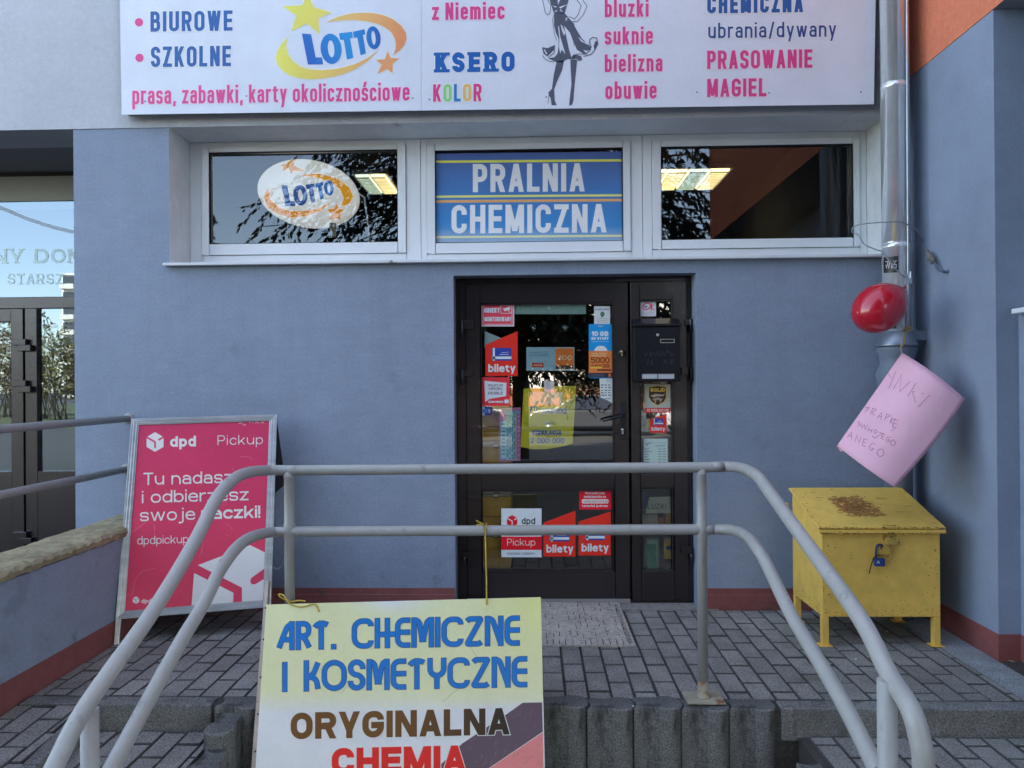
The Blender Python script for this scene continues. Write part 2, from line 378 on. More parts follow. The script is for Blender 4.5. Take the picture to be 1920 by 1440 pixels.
def glyph_polys(ch, W_, H, t, table, serif):
    w, *pr = table[ch]; wpx = w * W_; sx = lambda u: t / 2 + u * (wpx if w else 0); sy = lambda v: t / 2 + v * (H - t)
    out = []
    for p in pr:
        if p[0] == 'S':
            x0, y0, x1, y1 = sx(p[1]), sy(p[2]), sx(p[3]), sy(p[4]); x0, x1 = min(x0, x1), max(x0, x1); y0, y1 = min(y0, y1), max(y0, y1)
            out.append([(x0 - t / 2, y0 - t / 2), (x1 + t / 2, y0 - t / 2), (x1 + t / 2, y1 + t / 2), (x0 - t / 2, y1 + t / 2)])
            if serif and x0 == x1 and y1 > y0:
                for yy in ([y0] if p[2] in (0, 1, X) or True else []) + [y1]:
                    b0, b1 = (y0 - t / 2, y0 - t / 2 + serif[1]) if yy == y0 else (y1 + t / 2 - serif[1], y1 + t / 2)
                    out.append([(x0 - t / 2 - serif[0], b0), (x0 + t / 2 + serif[0], b0), (x0 + t / 2 + serif[0], b1), (x0 - t / 2 - serif[0], b1)])
        elif p[0] == 'D':
            x0, y0, x1, y1 = sx(p[1]), sy(p[2]) - t / 2, sx(p[3]), sy(p[4]) + t / 2
            h = min(t / 2 * math.sqrt(1 + ((x1 - x0) / max(y1 - y0, 1e-6)) ** 2), t * .95) * .96
            out.append([(x0 - h, y0), (x0 + h, y0), (x1 + h, y1), (x1 - h, y1)])
            if serif:
                for xx, b0, v in ((x0, y0, p[2]), (x1, y1 - serif[1], p[4])):
                    if v in (0, 1) and not (ch in 'AVWMN' and 0 < (p[1] if v == p[2] else p[3]) < 1):
                        out.append([(xx - h - serif[0], b0), (xx + h + serif[0], b0), (xx + h + serif[0], b0 + serif[1]), (xx - h - serif[0], b0 + serif[1])])
        else:
            pts = [(sx(u), sy(v)) for u, v in p[1]]; rr = p[2] * max(wpx, t)
            if not p[3]:
                for i, j in ((0, 1), (-1, -2)):
                    if p[1][i][1] in (0, 1, X) and pts[i][0] == pts[j][0]:
                        pts[i] = (pts[i][0], pts[i][1] + math.copysign(t / 2, pts[i][1] - pts[j][1]))
                    elif p[1][i][0] in (0, 1) and pts[i][1] == pts[j][1]:
                        pts[i] = (pts[i][0] + math.copysign(t / 2, pts[i][0] - pts[j][0]), pts[i][1])
            out += thick(roundpath(pts, rr, p[3]), t, p[3])
    return out, wpx + t
def layout(s, width, H, t, gap, table, serif, space):
    gl = [c for c in s]; n = sum(c != ' ' for c in gl)
    wf = sum(table[c][0] for c in gl if c != ' ') + space * gl.count(' ')
    fixed = n * t + (len(gl) - 1) * gap
    Wu = max(.05 * H, (width - fixed) / max(wf, 1e-3)) if wf > 0 else H
    x = 0; out = []
    for c in gl:
        if c == ' ': x += space * Wu + gap; continue
        pl, w = glyph_polys(c, Wu, H, t, table, serif); out.append((c, [[(px + x, py) for px, py in q] for q in pl])); x += w + gap
    return out
class Sheet(M):
    """printed matter: coloured shapes, given in photograph pixels, laid on a real surface one above the other"""
    def __init__(s, surf, step=.0007): super().__init__(); s.surf = surf; s.step = step
    def tri(s, vs, fs, col, layer):
        c = [col(v[0], v[1]) if callable(col) else col for v in vs]
        s.add([s.surf(v[0], v[1], layer * s.step) for v in vs], fs, 0, c)
    def poly(s, pts, col, layer=1): s.tri(*union([pts]), col, layer)
    def polys(s, pl, col, layer=1): s.tri(*union(pl), col, layer)
    def rect(s, x0, y0, x1, y1, col, layer=1, sk=0):
        s.poly([(x0, y0), (x1, y0 + sk * (x1 - x0)), (x1, y1 + sk * (x1 - x0)), (x0, y1)], col, layer)
    def rrect(s, x0, y0, x1, y1, r, col, layer=1): s.poly(roundpath([(x0, y0), (x1, y0), (x1, y1), (x0, y1)], r, True), col, layer)
    def ell(s, cx, cy, rx, ry, col, layer=1, rot=0, hole=None, n=36):
        c_, s_ = math.cos(rot), math.sin(rot)
        e = lambda a, b: [(cx + a * math.cos(k * 2 * math.pi / n) * c_ - b * math.sin(k * 2 * math.pi / n) * s_, cy + a * math.cos(k * 2 * math.pi / n) * s_ + b * math.sin(k * 2 * math.pi / n) * c_) for k in range(n)]
        o = e(rx, ry)
        if not hole: return s.poly(o, col, layer)
        i_ = e(*hole); s.polys([[o[k], o[(k + 1) % n], i_[(k + 1) % n], i_[k]] for k in range(n)], col, layer)
    def line(s, pts, t, col, layer=1, closed=False): s.polys(thick(pts, t, closed), col, layer)
    def text(s, str_, x0, x1, yb, H, t, col, layer=1, slope=0, gap=None, table=GL, serif=None, space=.45, shear=0, halo=None, cols=None):
        g = t * .45 if gap is None else gap
        mp = lambda q: (x0 + q[0] + shear * q[1], yb + slope * q[0] - q[1])
        for i, (c, pl) in enumerate(layout(str_, x1 - x0, H, t, g, table, serif, space)):
            if halo:
                hp, _ = [], 0
                for q in pl:
                    cx = sum(a[0] for a in q) / len(q); cy = sum(a[1] for a in q) / len(q)
                    o = []
                    m = len(q)
                    ar = sum(q[k - 1][0] * q[k][1] - q[k][0] * q[k - 1][1] for k in range(m)); qq = q if ar > 0 else q[::-1]
                    for k in range(m):
                        a, b, d = Vector(qq[k - 1]), Vector(qq[k]), Vector(qq[(k + 1) % m])
                        d1, d2 = (b - a), (d - b)
                        if d1.length < 1e-6 or d2.length < 1e-6: o.append(tuple(b)); continue
                        n1 = Vector((d1.y, -d1.x)).normalized(); n2 = Vector((d2.y, -d2.x)).normalized()
                        nn = n1 + n2; nn = nn / max(nn.dot(n1), .5) if nn.length > 1e-6 else n1
                        o.append(tuple(b + nn * halo[0]))
                    hp.append(o)
                s.tri(*union([[mp(a) for a in q] for q in hp]), halo[1], layer - .5)
            s.tri(*union([[mp(a) for a in q] for q in pl]), cols[i] if cols else col, layer)
    def base(s, q, col, t=.002, grid=1):
        """the sheet itself: a thin slab whose front face lies at lift 0"""
        f = [s.surf(*p) for p in q]; b = [s.surf(*p, -t) for p in q]; k = len(q)
        if grid > 1:
            (a0, a1, a2, a3) = [Vector(p) for p in q]; vs = []; cs = []
            for j in range(grid + 1):
                for i in range(grid + 1):
                    u, v = i / grid, j / grid; p = (a0 * (1 - u) + a1 * u) * (1 - v) + (a3 * (1 - u) + a2 * u) * v
                    vs.append(s.surf(p.x, p.y)); cs.append(col(p.x, p.y) if callable(col) else col)
            s.add(vs, [(j * (grid + 1) + i, j * (grid + 1) + i + 1, (j + 1) * (grid + 1) + i + 1, (j + 1) * (grid + 1) + i) for j in range(grid) for i in range(grid)], 0, cs)
            s.edgecol = cs[0]
        else:
            s.add(f, [tuple(range(k))], 0, col); s.edgecol = col
        s.add(f + b, [tuple(range(2 * k - 1, k - 1, -1))] + [(i, i + k, (i + 1) % k + k, (i + 1) % k) for i in range(k)], 0, s.edgecol)
        return s

# ================================================================ materials of the place
BLUE = al(104, 124, 155, 1.24); PLINTH = al(112, 74, 80)
m_blue = mat('blue_grey_paint', BLUE, .75, noise=[(1.3, .07), (7, .05, (1, 1, 1.6)), (60, .08), (1.0, .035, (7, 7, .35))], bump=[(70, .6, 4), (14, .55, 3, (1, 1, 1.8)), (4, .4, 2)], spec=.3,
             stain=[(2.2, .62, .05, tuple(c * .86 for c in BLUE[:3])), (3.5, .70, .02, tuple(c * 1.12 for c in BLUE[:3]), (1, 1, .5)), (5, .73, .01, tuple(c * .62 for c in BLUE[:3]), (1, 1, .8)), (1.6, .66, .10, tuple(c * .93 for c in BLUE[:3]), (5, 5, .4))],
             band=[(.13, .50, 9, (1, 1, 1), .56, .16, tuple(c * q for c, q in zip(BLUE, (.70, .66, .58)))), (2.16, 1.35, 5, (4.5, 1, .10), .56, .12, tuple(c * .85 for c in BLUE[:3])), (.13, .9, 40, (1, 1, 1), .66, .04, tuple(c * .5 for c in BLUE[:3]))])
m_blue2 = mat('blue_grey_paint_smooth', BLUE, .75, noise=[(1.1, .10), (7, .05), (60, .04)], bump=[(70, .5, 4), (14, .45, 3), (4, .35, 2)], spec=.3)
GREYP = al(160, 177, 202)
m_grey = mat('pale_grey_render', GREYP, .85, noise=[(2, .06), (30, .05)], bump=[(110, 1.0, 3)], spec=.2)
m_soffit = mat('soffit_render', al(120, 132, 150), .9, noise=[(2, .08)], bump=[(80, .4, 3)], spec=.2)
m_orange = mat('orange_render', (.80, .245, .13), .85, noise=[(2, .06), (40, .10)], bump=[(130, 1.0, 3)], spec=.2)
m_reveal = mat('white_reveal_plaster', (.66, .68, .68), .8, noise=[(3, .06), (14, .06)], bump=[(90, .7, 3)], spec=.2, stain=[(2.6, .66, .06, (.30, .30, .30))])
m_plinth = mat('maroon_plinth_paint', PLINTH, .7, noise=[(4, .14), (25, .08)], bump=[(90, .6, 3)], spec=.3, stain=[(3, .64, .05, (.10, .075, .07), (1, 1, 2))])
m_pvc = mat('white_pvc', (.76, .785, .79), .35, noise=(3, .05), spec=.5, stain=[(4, .70, .04, (.35, .35, .33), (.4, 1, 3))])
m_sill = mat('white_painted_sill', (.70, .72, .73), .45, noise=(6, .08), stain=[(9, .66, .03, (.22, .20, .15))])
m_brown = mat('dark_brown_profile', (.0165, .0115, .013), .27, noise=[(3, .2), (1, .1, (1, 1, 30))], bump=[(40, .06, 3, (1, 1, .05))], spec=.6, coat=.12)
m_black = mat('black_rubber', (.01, .01, .01), .6)
m_glass = glassmat('window_glass', .03, (.93, .95, .95), (.85, .94, 1.0))
m_glass_left = glassmat('entrance_glass', .15, (.55, .65, .65), (.72, .88, 1.0))
m_glass_door = glassmat('door_glass', .14)
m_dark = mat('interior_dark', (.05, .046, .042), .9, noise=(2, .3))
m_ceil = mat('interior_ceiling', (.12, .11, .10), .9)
m_steel = mat('brushed_steel', (.55, .55, .56), .32, 1)
m_zinc = mat('zinc_sheet', (.88, .90, .91), .13, .58, noise=[(5, .10), (2, .12, (3, 3, .4))], bump=[(9, .10, 2, (1, 1, .12)), (40, .04, 2)])
m_print = mat('printed_vinyl', rough=.38, attr='Col', noise=[(4, .05), (60, .025)], spec=.4)
m_paper = mat('printed_paper', rough=.75, attr='Col', noise=[(6, .04)], spec=.25)
m_alu = mat('aluminium_profile', (.60, .62, .64), .35, .85, noise=[(9, .12), (3, .15, (1, 1, 8))], bump=[(120, .1, 2)])
m_rail = mat('grey_rail_paint', (.375, .37, .345), .38, noise=[(5, .06), (30, .05)], bump=[(35, .25, 3), (140, .12, 2)], spec=.45,
             stain=[(28, .70, .02, (.13, .085, .05)), (7, .64, .06, (.50, .51, .50)), (12, .62, .08, (.27, .265, .25), (1, 1, .6)), (70, .70, .02, (.16, .12, .09))])
m_rust = mat('rusty_plate', (.36, .33, .24), .7, noise=[(9, .2)], bump=[(50, .5, 4)], stain=[(10, .52, .08, (.23, .10, .035)), (22, .62, .05, (.11, .05, .02))])
CONC = (.085, .082, .080)
def concrete(name, c, isl=.14, moss=.0):
    return mat(name, c, .9, noise=[(2.2, .20), (9, .12), (130, .55), (330, .45)], bump=[(190, .9, 4), (35, .35, 3)], island=isl, spec=.25,
               stain=[(2.4, .60, .12, tuple(q * .6 for q in (c[0], c[1] * 1.04, c[2] * .85)), (1, 1, 1))] + ([(4, .54, .2, (.085, .095, .07), (1, 1, .6)), (9, .58, .10, (.06, .062, .055), (1, 1, .3))] if moss else []))
m_paver = concrete('grey_paver', (.250, .240, .215), .13)
m_kerb = concrete('concrete_kerb', (.20, .198, .185), .12, 1)
m_palis = concrete('palisade_concrete', (.155, .156, .145), .15, 1)
m_sand = mat('joint_sand', (.055, .05, .042), .95, noise=[(90, .4), (2.5, .5)], bump=[(200, .8, 3)])
m_joint = mat('dirty_paver_edge', (.085, .08, .072), .95, noise=[(60, .3), (3, .35)])
m_asphalt = mat('yard_paving', (.06, .058, .054), .9, noise=[(.4, .15), (90, .25)])
m_grass = mat('lawn', (.07, .085, .03), .95, noise=[(.6, .3), (20, .4)])
m_mortar = mat('mortar', (.27, .25, .22), .95, noise=[(30, .3)], bump=[(150, .8, 3)])

# ================================================================ the ground
XW, XL = 2.32, -2.30               # right wing wall, left low wall
YK = -1.36                          # front edge of the landing
G0 = -.46                           # street level
g = M(); g.quad((-260, -320, G0), (260, -320, G0), (260, 12, G0), (-260, 12, G0))
struct(g.build('ground', m_asphalt))
g = M(); g.quad((-90, -75, G0 + .006), (90, -75, G0 + .006), (90, -26, G0 + .006), (-90, -26, G0 + .006))
struct(g.build('lawn', m_grass))
def pavers(name, x0, x1, y0, y1, z, rows_phase=0, xphase=.134, skip=None, slope=0, xedge=None, pw=.1030, pl=.2070):
    """running bond of chamfered concrete pavers, columns running away from the building"""
    p = M(); i0 = math.floor((x0 - xphase) / pw)
    for i in range(i0, int((x1 - xphase) / pw) + 1):
        a, b = max(x0, xphase + i * pw), min(x1, xphase + (i + 1) * pw)
        if b - a < .02: continue
        ph = -.886 + rows_phase + (pl / 2 if i % 2 else 0)
        for j in range(int((y0 - ph) / pl) - 2, int((y1 - ph) / pl) + 2):
            c, d = max(y0, ph + j * pl), min(y1, ph + (j + 1) * pl)
            if d - c < .02 or (skip and skip(a, b, c, d)): continue
            ga = .0024 + random.random() * .0016; dz = random.uniform(-.0028, .0022)
            jx, jy = random.uniform(-.0008, .0008), random.uniform(-.001, .001)
            zz = lambda y: z + slope * (y - y1) + dz + random.uniform(-.0012, .0012)
            gb_ = .0034 + random.random() * .0024
            if xedge: b = min(b, xedge((c + d) / 2))
            if b - a < .025: continue
            v = [(a + ga + jx, c + gb_ + jy, zz(c)), (b - ga + jx, c + gb_ + jy, zz(c)), (b - ga + jx, d - gb_ + jy, zz(d)), (a + ga + jx, d - gb_ + jy, zz(d))]
            ch = .0035; cy = random.uniform(.0026, .0048); t = [(v[0][0] + ch, v[0][1] + cy, v[0][2]), (v[1][0] - ch, v[1][1] + cy, v[1][2]), (v[2][0] - ch, v[2][1] - cy, v[2][2]), (v[3][0] + ch, v[3][1] - cy, v[3][2])]
            m_ = [(q[0], q[1], q[2] - .005) for q in v]; lo = [(q[0], q[1], q[2] - .03) for q in v]
            p.add(t + m_ + lo, [(0, 1, 2, 3)]); p.add(t + m_, [(k, k + 4, (k + 1) % 4 + 4, (k + 1) % 4) for k in range(4)], 1); p.add(m_ + lo, [(k, k + 4, (k + 1) % 4 + 4, (k + 1) % 4) for k in range(4)], 1)
    return struct(p.build(name, [m_paver, m_joint]))
g = M(); g.box(XL - .05, YK + .01, -.42, XW + .3, .13, -.0075); struct(g.build('landing_bed', m_sand))
pavers('landing_paving', XL + .005, XW - .19, YK + .085, -.022, 0)
s_ = M()                                                              # a row of plain slabs runs along the right wall
y = -.03
while y > -2.0:
    s_.box(XW - .185, max(y - .248, -2), -.03, XW + (.1 if y < -.9 else -.012), y, -.001); y -= .252
struct(s_.build('edge_slabs', concrete('edge_slab', (.27, .28, .29), .08), bevel=.003, seg=1))
s_ = M(); s_.box(.40, -.021, -.02, 1.13, .118, .001); struct(s_.build('threshold_mortar', m_mortar))
mt_ = thing('door_mat', (.12, -.3, .002), 'worn pale grey striped door mat lying before the shop door', 'mat')
s_ = M(); s_.box(-.29, -.655, .0025, .53, .095, .012); m_mat = mat('worn_mat', (.43, .395, .33), .95, noise=[(4, .16), (55, .3), (160, .35)], bump=[(120, 1.0, 4)], stain=[(26, .60, .06, (.17, .16, .15)), (8, .66, .05, (.24, .20, .15))])
rm = random.Random(21)
for i in range(24):
    x = -.27 + i * .0335; y = -.648
    while y < .06:
        l_ = rm.uniform(.03, .10) if y > -.62 else rm.uniform(.05, .12)
        if rm.random() < (.9 if y < -.50 else .22 + .40 * (x > .18)): w_ = rm.uniform(.0015, .0036); xx = x + rm.uniform(-.004, .004); s_.quad((xx - w_, y, .0124), (xx + w_, y, .0124), (xx + w_ * .6, y + l_, .0124), (xx - w_ * .6, y + l_, .0124), 1)
        y += l_ + rm.uniform(.01, .07)
for k in range(4): s_.quad((.495 + k * .007, -.62, .0124), (.498 + k * .007, -.62, .0124), (.496 + k * .007, .05, .0124), (.494 + k * .007, .05, .0124), 1)
s_.build('mat_body', [m_mat, mat('mat_grooves', (.07, .055, .05), .95)], mt_)
# front kerbs left and right of the palisade, then the treads below them
k = M()
for x0, x1 in ((-2.28, -1.42), (1.052, 1.62), (1.624, 2.124), (2.128, 2.6)): k.box(x0, YK, -.14, x1 - .003, YK + .08, .002)
struct(k.build('kerb', m_kerb, bevel=.006))
k = M()
for x0, x1 in ((1.32, 1.82), (1.824, 2.6)): k.box(x0, YK - .46, -.26, x1, YK - .38, -.113)
for x0, x1 in ((-1.9, -1.5),): k.box(x0, YK - .46, -.26, x1, YK - .38, -.113)
struct(k.build('lower_kerb', m_kerb, bevel=.006))
k = M(); k.box(1.12, YK - .38, -.42, 2.9, YK - .004, -.122); k.box(-2.28, YK - .38, -.42, -1.42, YK - .004, -.122)
k.box(1.12, YK - .86, -.45, 2.9, YK - .464, -.235); k.box(-1.9, YK - .86, -.45, -1.42, YK - .464, -.235)
struct(k.build('tread_bed', m_sand))
pavers('tread_paving', 1.16, 2.7, YK - .385, YK - .006, -.113, .07, 1.157)
pavers('tread_paving', -1.93, -1.38, YK - .385, YK - .006, -.113, .03, -1.93)
pavers('tread_paving', 1.30, 2.7, YK - .86, YK - .464, -.226, .02, 1.30)
pavers('tread_paving', -1.93, -1.42, YK - .86, YK - .464, -.226, .05, -1.93)
# ramp along the left low wall
pavers('ramp_paving', XL + .01, -1.80, YK - 1.4, YK - .004, .0, .02, -2.31, slope=.055, xedge=lambda y: -1.985 - (y - YK + .004) / .45 * .05 - .002)
k = M()
for j in range(3):
    y1, y0 = YK - .004 - j * .45, YK - .45 - j * .45
    x1, x0 = -1.985 + j * .05, -1.985 + (j + 1) * .05
    zt = lambda y: .003 + .055 * (y - YK)
    k.add([(x1 - .0, y1, zt(y1)), (x1 + .06, y1, zt(y1)), (x0 + .06, y0, zt(y0)), (x0, y0, zt(y0)), (x1, y1, -.45), (x1 + .06, y1, -.45), (x0 + .06, y0, -.45), (x0, y0, -.45)],
          [(0, 1, 2, 3), (7, 6, 5, 4), (0, 4, 5, 1), (1, 5, 6, 2), (2, 6, 7, 3), (3, 7, 4, 0)])
struct(k.build('ramp_kerb', m_kerb, bevel=.006))
k = M(); k.box(XL, YK - 1.4, -.44, -1.99, YK, -.09); struct(k.build('ramp_bed', m_sand))

# palisade blocks: one outline, extruded
def palisade_outline():
    r = .064; o = []
    o += [(.135 + r * math.cos(a), r * math.sin(a)) for a in [R(x) for x in range(-128, 129, 16)]]     # the round head
    o += [(.030, .046)]
    o += [(-.062 + r * 1.04 * math.cos(a), r * 1.04 * math.sin(a)) for a in [R(x) for x in range(44, -45, -11)]]    # hollow that takes the neighbour's head
    o += [(.030, -.046)]
    return o
PO = palisade_outline()
def palisade_mesh(h):
    p = M(); b = []
    for z, s_ in ((-h, 1), (-.008, 1), (0, .93)):
        b.append([Vector((.07 + (x - .07) * s_, y * s_, z)) for x, y in PO])
    n = len(PO); vs = b[0] + b[1] + b[2]
    p.add(vs, [(i, (i + 1) % n, n + (i + 1) % n, n + i) for i in range(n)] + [(n + i, n + (i + 1) % n, 2 * n + (i + 1) % n, 2 * n + i) for i in range(n)])
    t, f = union([[(v.x, v.y) for v in b[2]]]); p.add([(v[0], v[1], 0) for v in t], f); return p
pal0 = None
def palisade(x, y, z, rz, label):
    global pal0
    if pal0 is None:
        o = palisade_mesh(.46).build('palisade_block', m_palis); pal0 = o
    else: o = copy_thing(pal0)
    o.location = (x, y, z); o.rotation_euler = (0, 0, rz)
    return tag(o, label, 'palisade block', 'concrete palisade blocks edging the landing')
n_p = 12
for i in range(n_p):
    x = -1.39 + i * .2030
    hid = x < .0 and i > 0
    names = {0: 'round headed concrete palisade block at the left end of the row by the dark step',
             8: 'concrete palisade block just left of the rusty post base plate', 7: 'concrete palisade block right beside the edge of the yellow board',
             9: 'concrete palisade block carrying the left half of the rusty base plate', 10: 'concrete palisade block carrying the right half of the rusty base plate',
             11: 'last concrete palisade block at the right end against the kerb'}
    palisade(x, YK + .045 + random.uniform(-.004, .004), .006 + random.uniform(-.010, .006), random.uniform(-.05, .05),
             names.get(i, 'concrete palisade block in the row hidden behind the yellow hanging board'))
for i, (x, y, z) in enumerate(((1.075, -1.60, -.108), (1.075, -1.80, -.20))):
    palisade(x, y, z, -R(90), ('lower palisade block stepping down towards the viewer below the right handrail', 'lowest palisade block under the right handrail, at the frame edge')[i])
for i, (x, y, z) in enumerate(((-1.32, -1.36, -.03), (-1.30, -1.58, -.09), (-1.30, -1.78, -.17))):
    palisade(x, y, z, -R(90), ('large palisade head between the left rails, below the landing edge', 'second palisade head stepping down beside the lower left rail', 'lowest palisade block under the left handrail')[i])
k = M(); k.box(-1.2, YK - .9, -.455, .98, YK - .03, -.43); struct(k.build('lower_ground', concrete('lower_ground_concrete', (.16, .16, .155))))

# ================================================================ the shop building
shop = thing('shop_building', (0, 0, 0), 'blue grey rendered shop front with pale upper wall and orange wing on the right', 'building')
def holes(x0, x1, z0, z1, hs, y):
    """front face with rectangular openings"""
    xs = sorted({x0, x1, *[h[0] for h in hs], *[h[1] for h in hs]}); zs = sorted({z0, z1, *[h[2] for h in hs], *[h[3] for h in hs]}); m = M()
    xs = [x for x in xs if x0 <= x <= x1]; zs = [z for z in zs if z0 <= z <= z1]
    for a, b in zip(xs, xs[1:]):
        for c, d in zip(zs, zs[1:]):
            if any(h[0] <= a and b <= h[1] and h[2] <= c and d <= h[3] for h in hs): continue
            m.quad((a, y, c), (b, y, c), (b, y, d), (a, y, d))
    return m
def reveal(m, h, y0, y1, mi=0, sides='lrtb'):
    a, b, c, d = h
    if 'l' in sides: m.quad((a, y0, c), (a, y1, c), (a, y1, d), (a, y0, d), mi)
    if 'r' in sides: m.quad((b, y0, c), (b, y1, c), (b, y1, d), (b, y0, d), mi)
    if 't' in sides: m.quad((a, y0, d), (b, y0, d), (b, y1, d), (a, y1, d), mi)
    if 'b' in sides: m.quad((a, y0, c), (b, y0, c), (b, y1, c), (a, y1, c), mi)
ZB = 3.04                            # blue below, pale grey above
HWIN = (aty(317, 360, 0).x, 2.185, 2.165, ZB)
HDOOR = (aty(852, 800, 0).x, aty(1307, 800, 0).x, -.1, aty(1080, 514, 0).z)
HENT = (-7.0, aty(139, 500, 0).x, -.6, ZB)
YE, YD, YW = .82, .12, .27            # planes of the left entrance, the door, the windows
w = holes(HENT[1], XW, -.6, ZB, [HWIN, HDOOR], 0)
reveal(w, HDOOR, 0, YD + .1, 0, 'lrt'); reveal(w, HENT, 0, YE + .3, 0, 'r')
w.build('wall', m_blue, shop)
w = holes(-12, HENT[0], -.6, ZB, [], 0); reveal(w, HENT, 0, YE + .3, 0, 'l'); w.build('wall', m_blue, shop)
for sd_ in 'lr': w = M(); reveal(w, HWIN, 0, YW + .02, 0, sd_); w.build('window_reveal', m_reveal, shop)
w = M(); w.quad((HWIN[0] - .012, -.004, ZB), (HWIN[1] + .1, -.004, ZB), (HWIN[1] + .1, YW + .03, ZB - .004), (HWIN[0] - .012, YW + .03, ZB - .004)); w.build('lintel', m_reveal, shop)
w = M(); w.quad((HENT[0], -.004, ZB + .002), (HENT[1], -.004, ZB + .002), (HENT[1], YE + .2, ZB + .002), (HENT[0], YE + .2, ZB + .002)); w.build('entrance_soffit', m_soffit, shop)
w = M(); w.box(-12, -.006, ZB, XW - .004, .33, 13.5); w.build('upper_wall', m_grey, shop)
w = M(); w.box(-12, 8.8, -.6, 11, 9.1, 13.499); w.build('rear_wall', m_grey, shop)  # unseen, added so the sun cannot shine through the open back
w = M(); w.box(-12.2, -.2, 13.501, 11.1, 9.2, 13.8); w.build('roof', m_grey, shop)  # unseen slab, added to complete the shade on the front
w = M(); w.box(-12.3, -.006, -.6, -12.001, 8.8, 13.5); w.build('end_wall', m_grey, shop)  # unseen side, added to close the block against the sun
# painted plinth
def plinth(a, b, axis_y=None):
    w = M()
    w.add([(a, -.006, -.02), (b, -.006, -.02), (b, -.006, .087), (a, -.006, .087), (b, -.0035, .0895), (a, -.0035, .0895), (b, -.0035, .128), (a, -.0035, .128), (b, .004, .128), (a, .004, .128)], [(0, 1, 2, 3), (3, 2, 4, 5), (5, 4, 6, 7), (7, 6, 8, 9)])
    w.build('plinth', m_plinth, shop)
plinth(XL + .003, HDOOR[0] - .002); plinth(HDOOR[1] + .002, XW - .004)
# right wing: lower side wall, pier face, overhanging orange storeys
YP = atz(1858, 1236.7, 0).y; ZO = 3.26
w = M(); w.box(XW, YP, -.6, 7, 1.2, ZO - .001); w.build('side_wall', m_blue2, shop)
w = M(); w.box(XW - .005, YP - .005, -.02, 2.424, .0, .127); w.build('plinth', m_plinth, shop)
w = M(); w.box(2.4245, -4.3, -.46, 2.6, YP - .002, .126); w.build('plinth', m_plinth, shop)
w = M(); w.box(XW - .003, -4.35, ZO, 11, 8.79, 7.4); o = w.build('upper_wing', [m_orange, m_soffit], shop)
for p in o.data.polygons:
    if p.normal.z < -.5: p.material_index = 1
w = M(); w.box(3.05, -4.3, -.6, 3.25, YP - .001, ZO - .002); w.build('side_wall', m_blue2, shop)  # added wall, narrows the alcove to darken the pier face
w = M(); w.box(2.43, -4.3, -.6, 2.62, YP - .001, 1.725); w.build('side_parapet', m_blue2, shop)
w = M(); w.box(2.375, -4.32, 1.727, 2.66, YP - .03, 1.752); w.build('parapet_cap', m_pvc, shop, bevel=.004)
# rooms behind the glass
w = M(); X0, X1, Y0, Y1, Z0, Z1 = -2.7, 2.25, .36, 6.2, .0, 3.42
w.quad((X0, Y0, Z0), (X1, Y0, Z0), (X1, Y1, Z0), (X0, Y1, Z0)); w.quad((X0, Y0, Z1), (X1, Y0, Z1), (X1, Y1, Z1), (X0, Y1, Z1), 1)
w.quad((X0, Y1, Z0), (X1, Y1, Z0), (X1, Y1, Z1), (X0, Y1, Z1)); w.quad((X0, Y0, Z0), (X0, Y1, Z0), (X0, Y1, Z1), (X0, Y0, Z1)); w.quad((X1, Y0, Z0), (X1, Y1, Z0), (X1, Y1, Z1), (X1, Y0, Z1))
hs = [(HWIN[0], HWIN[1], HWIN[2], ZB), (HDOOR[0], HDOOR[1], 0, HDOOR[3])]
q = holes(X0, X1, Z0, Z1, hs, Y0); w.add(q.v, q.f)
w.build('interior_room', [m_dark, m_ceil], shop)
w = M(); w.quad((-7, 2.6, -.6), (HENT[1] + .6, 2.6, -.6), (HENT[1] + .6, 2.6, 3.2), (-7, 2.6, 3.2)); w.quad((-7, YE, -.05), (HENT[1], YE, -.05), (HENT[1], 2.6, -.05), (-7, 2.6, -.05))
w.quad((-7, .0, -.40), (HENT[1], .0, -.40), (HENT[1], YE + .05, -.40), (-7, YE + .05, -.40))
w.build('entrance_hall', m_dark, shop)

def ring(m, x0, z0, x1, z1, wl, wr, wb, wt, y0, y1, mi=0):
    """frame of four bars, mitred pieces butted"""
    for a, b, c, d in ((x0, z0, x0 + wl, z1), (x1 - wr, z0, x1, z1), (x0 + wl, z0, x1 - wr, z0 + wb), (x0 + wl, z1 - wt, x1 - wr, z1)): m.box(a, y0, b, c, y1, d, mi)
    return m
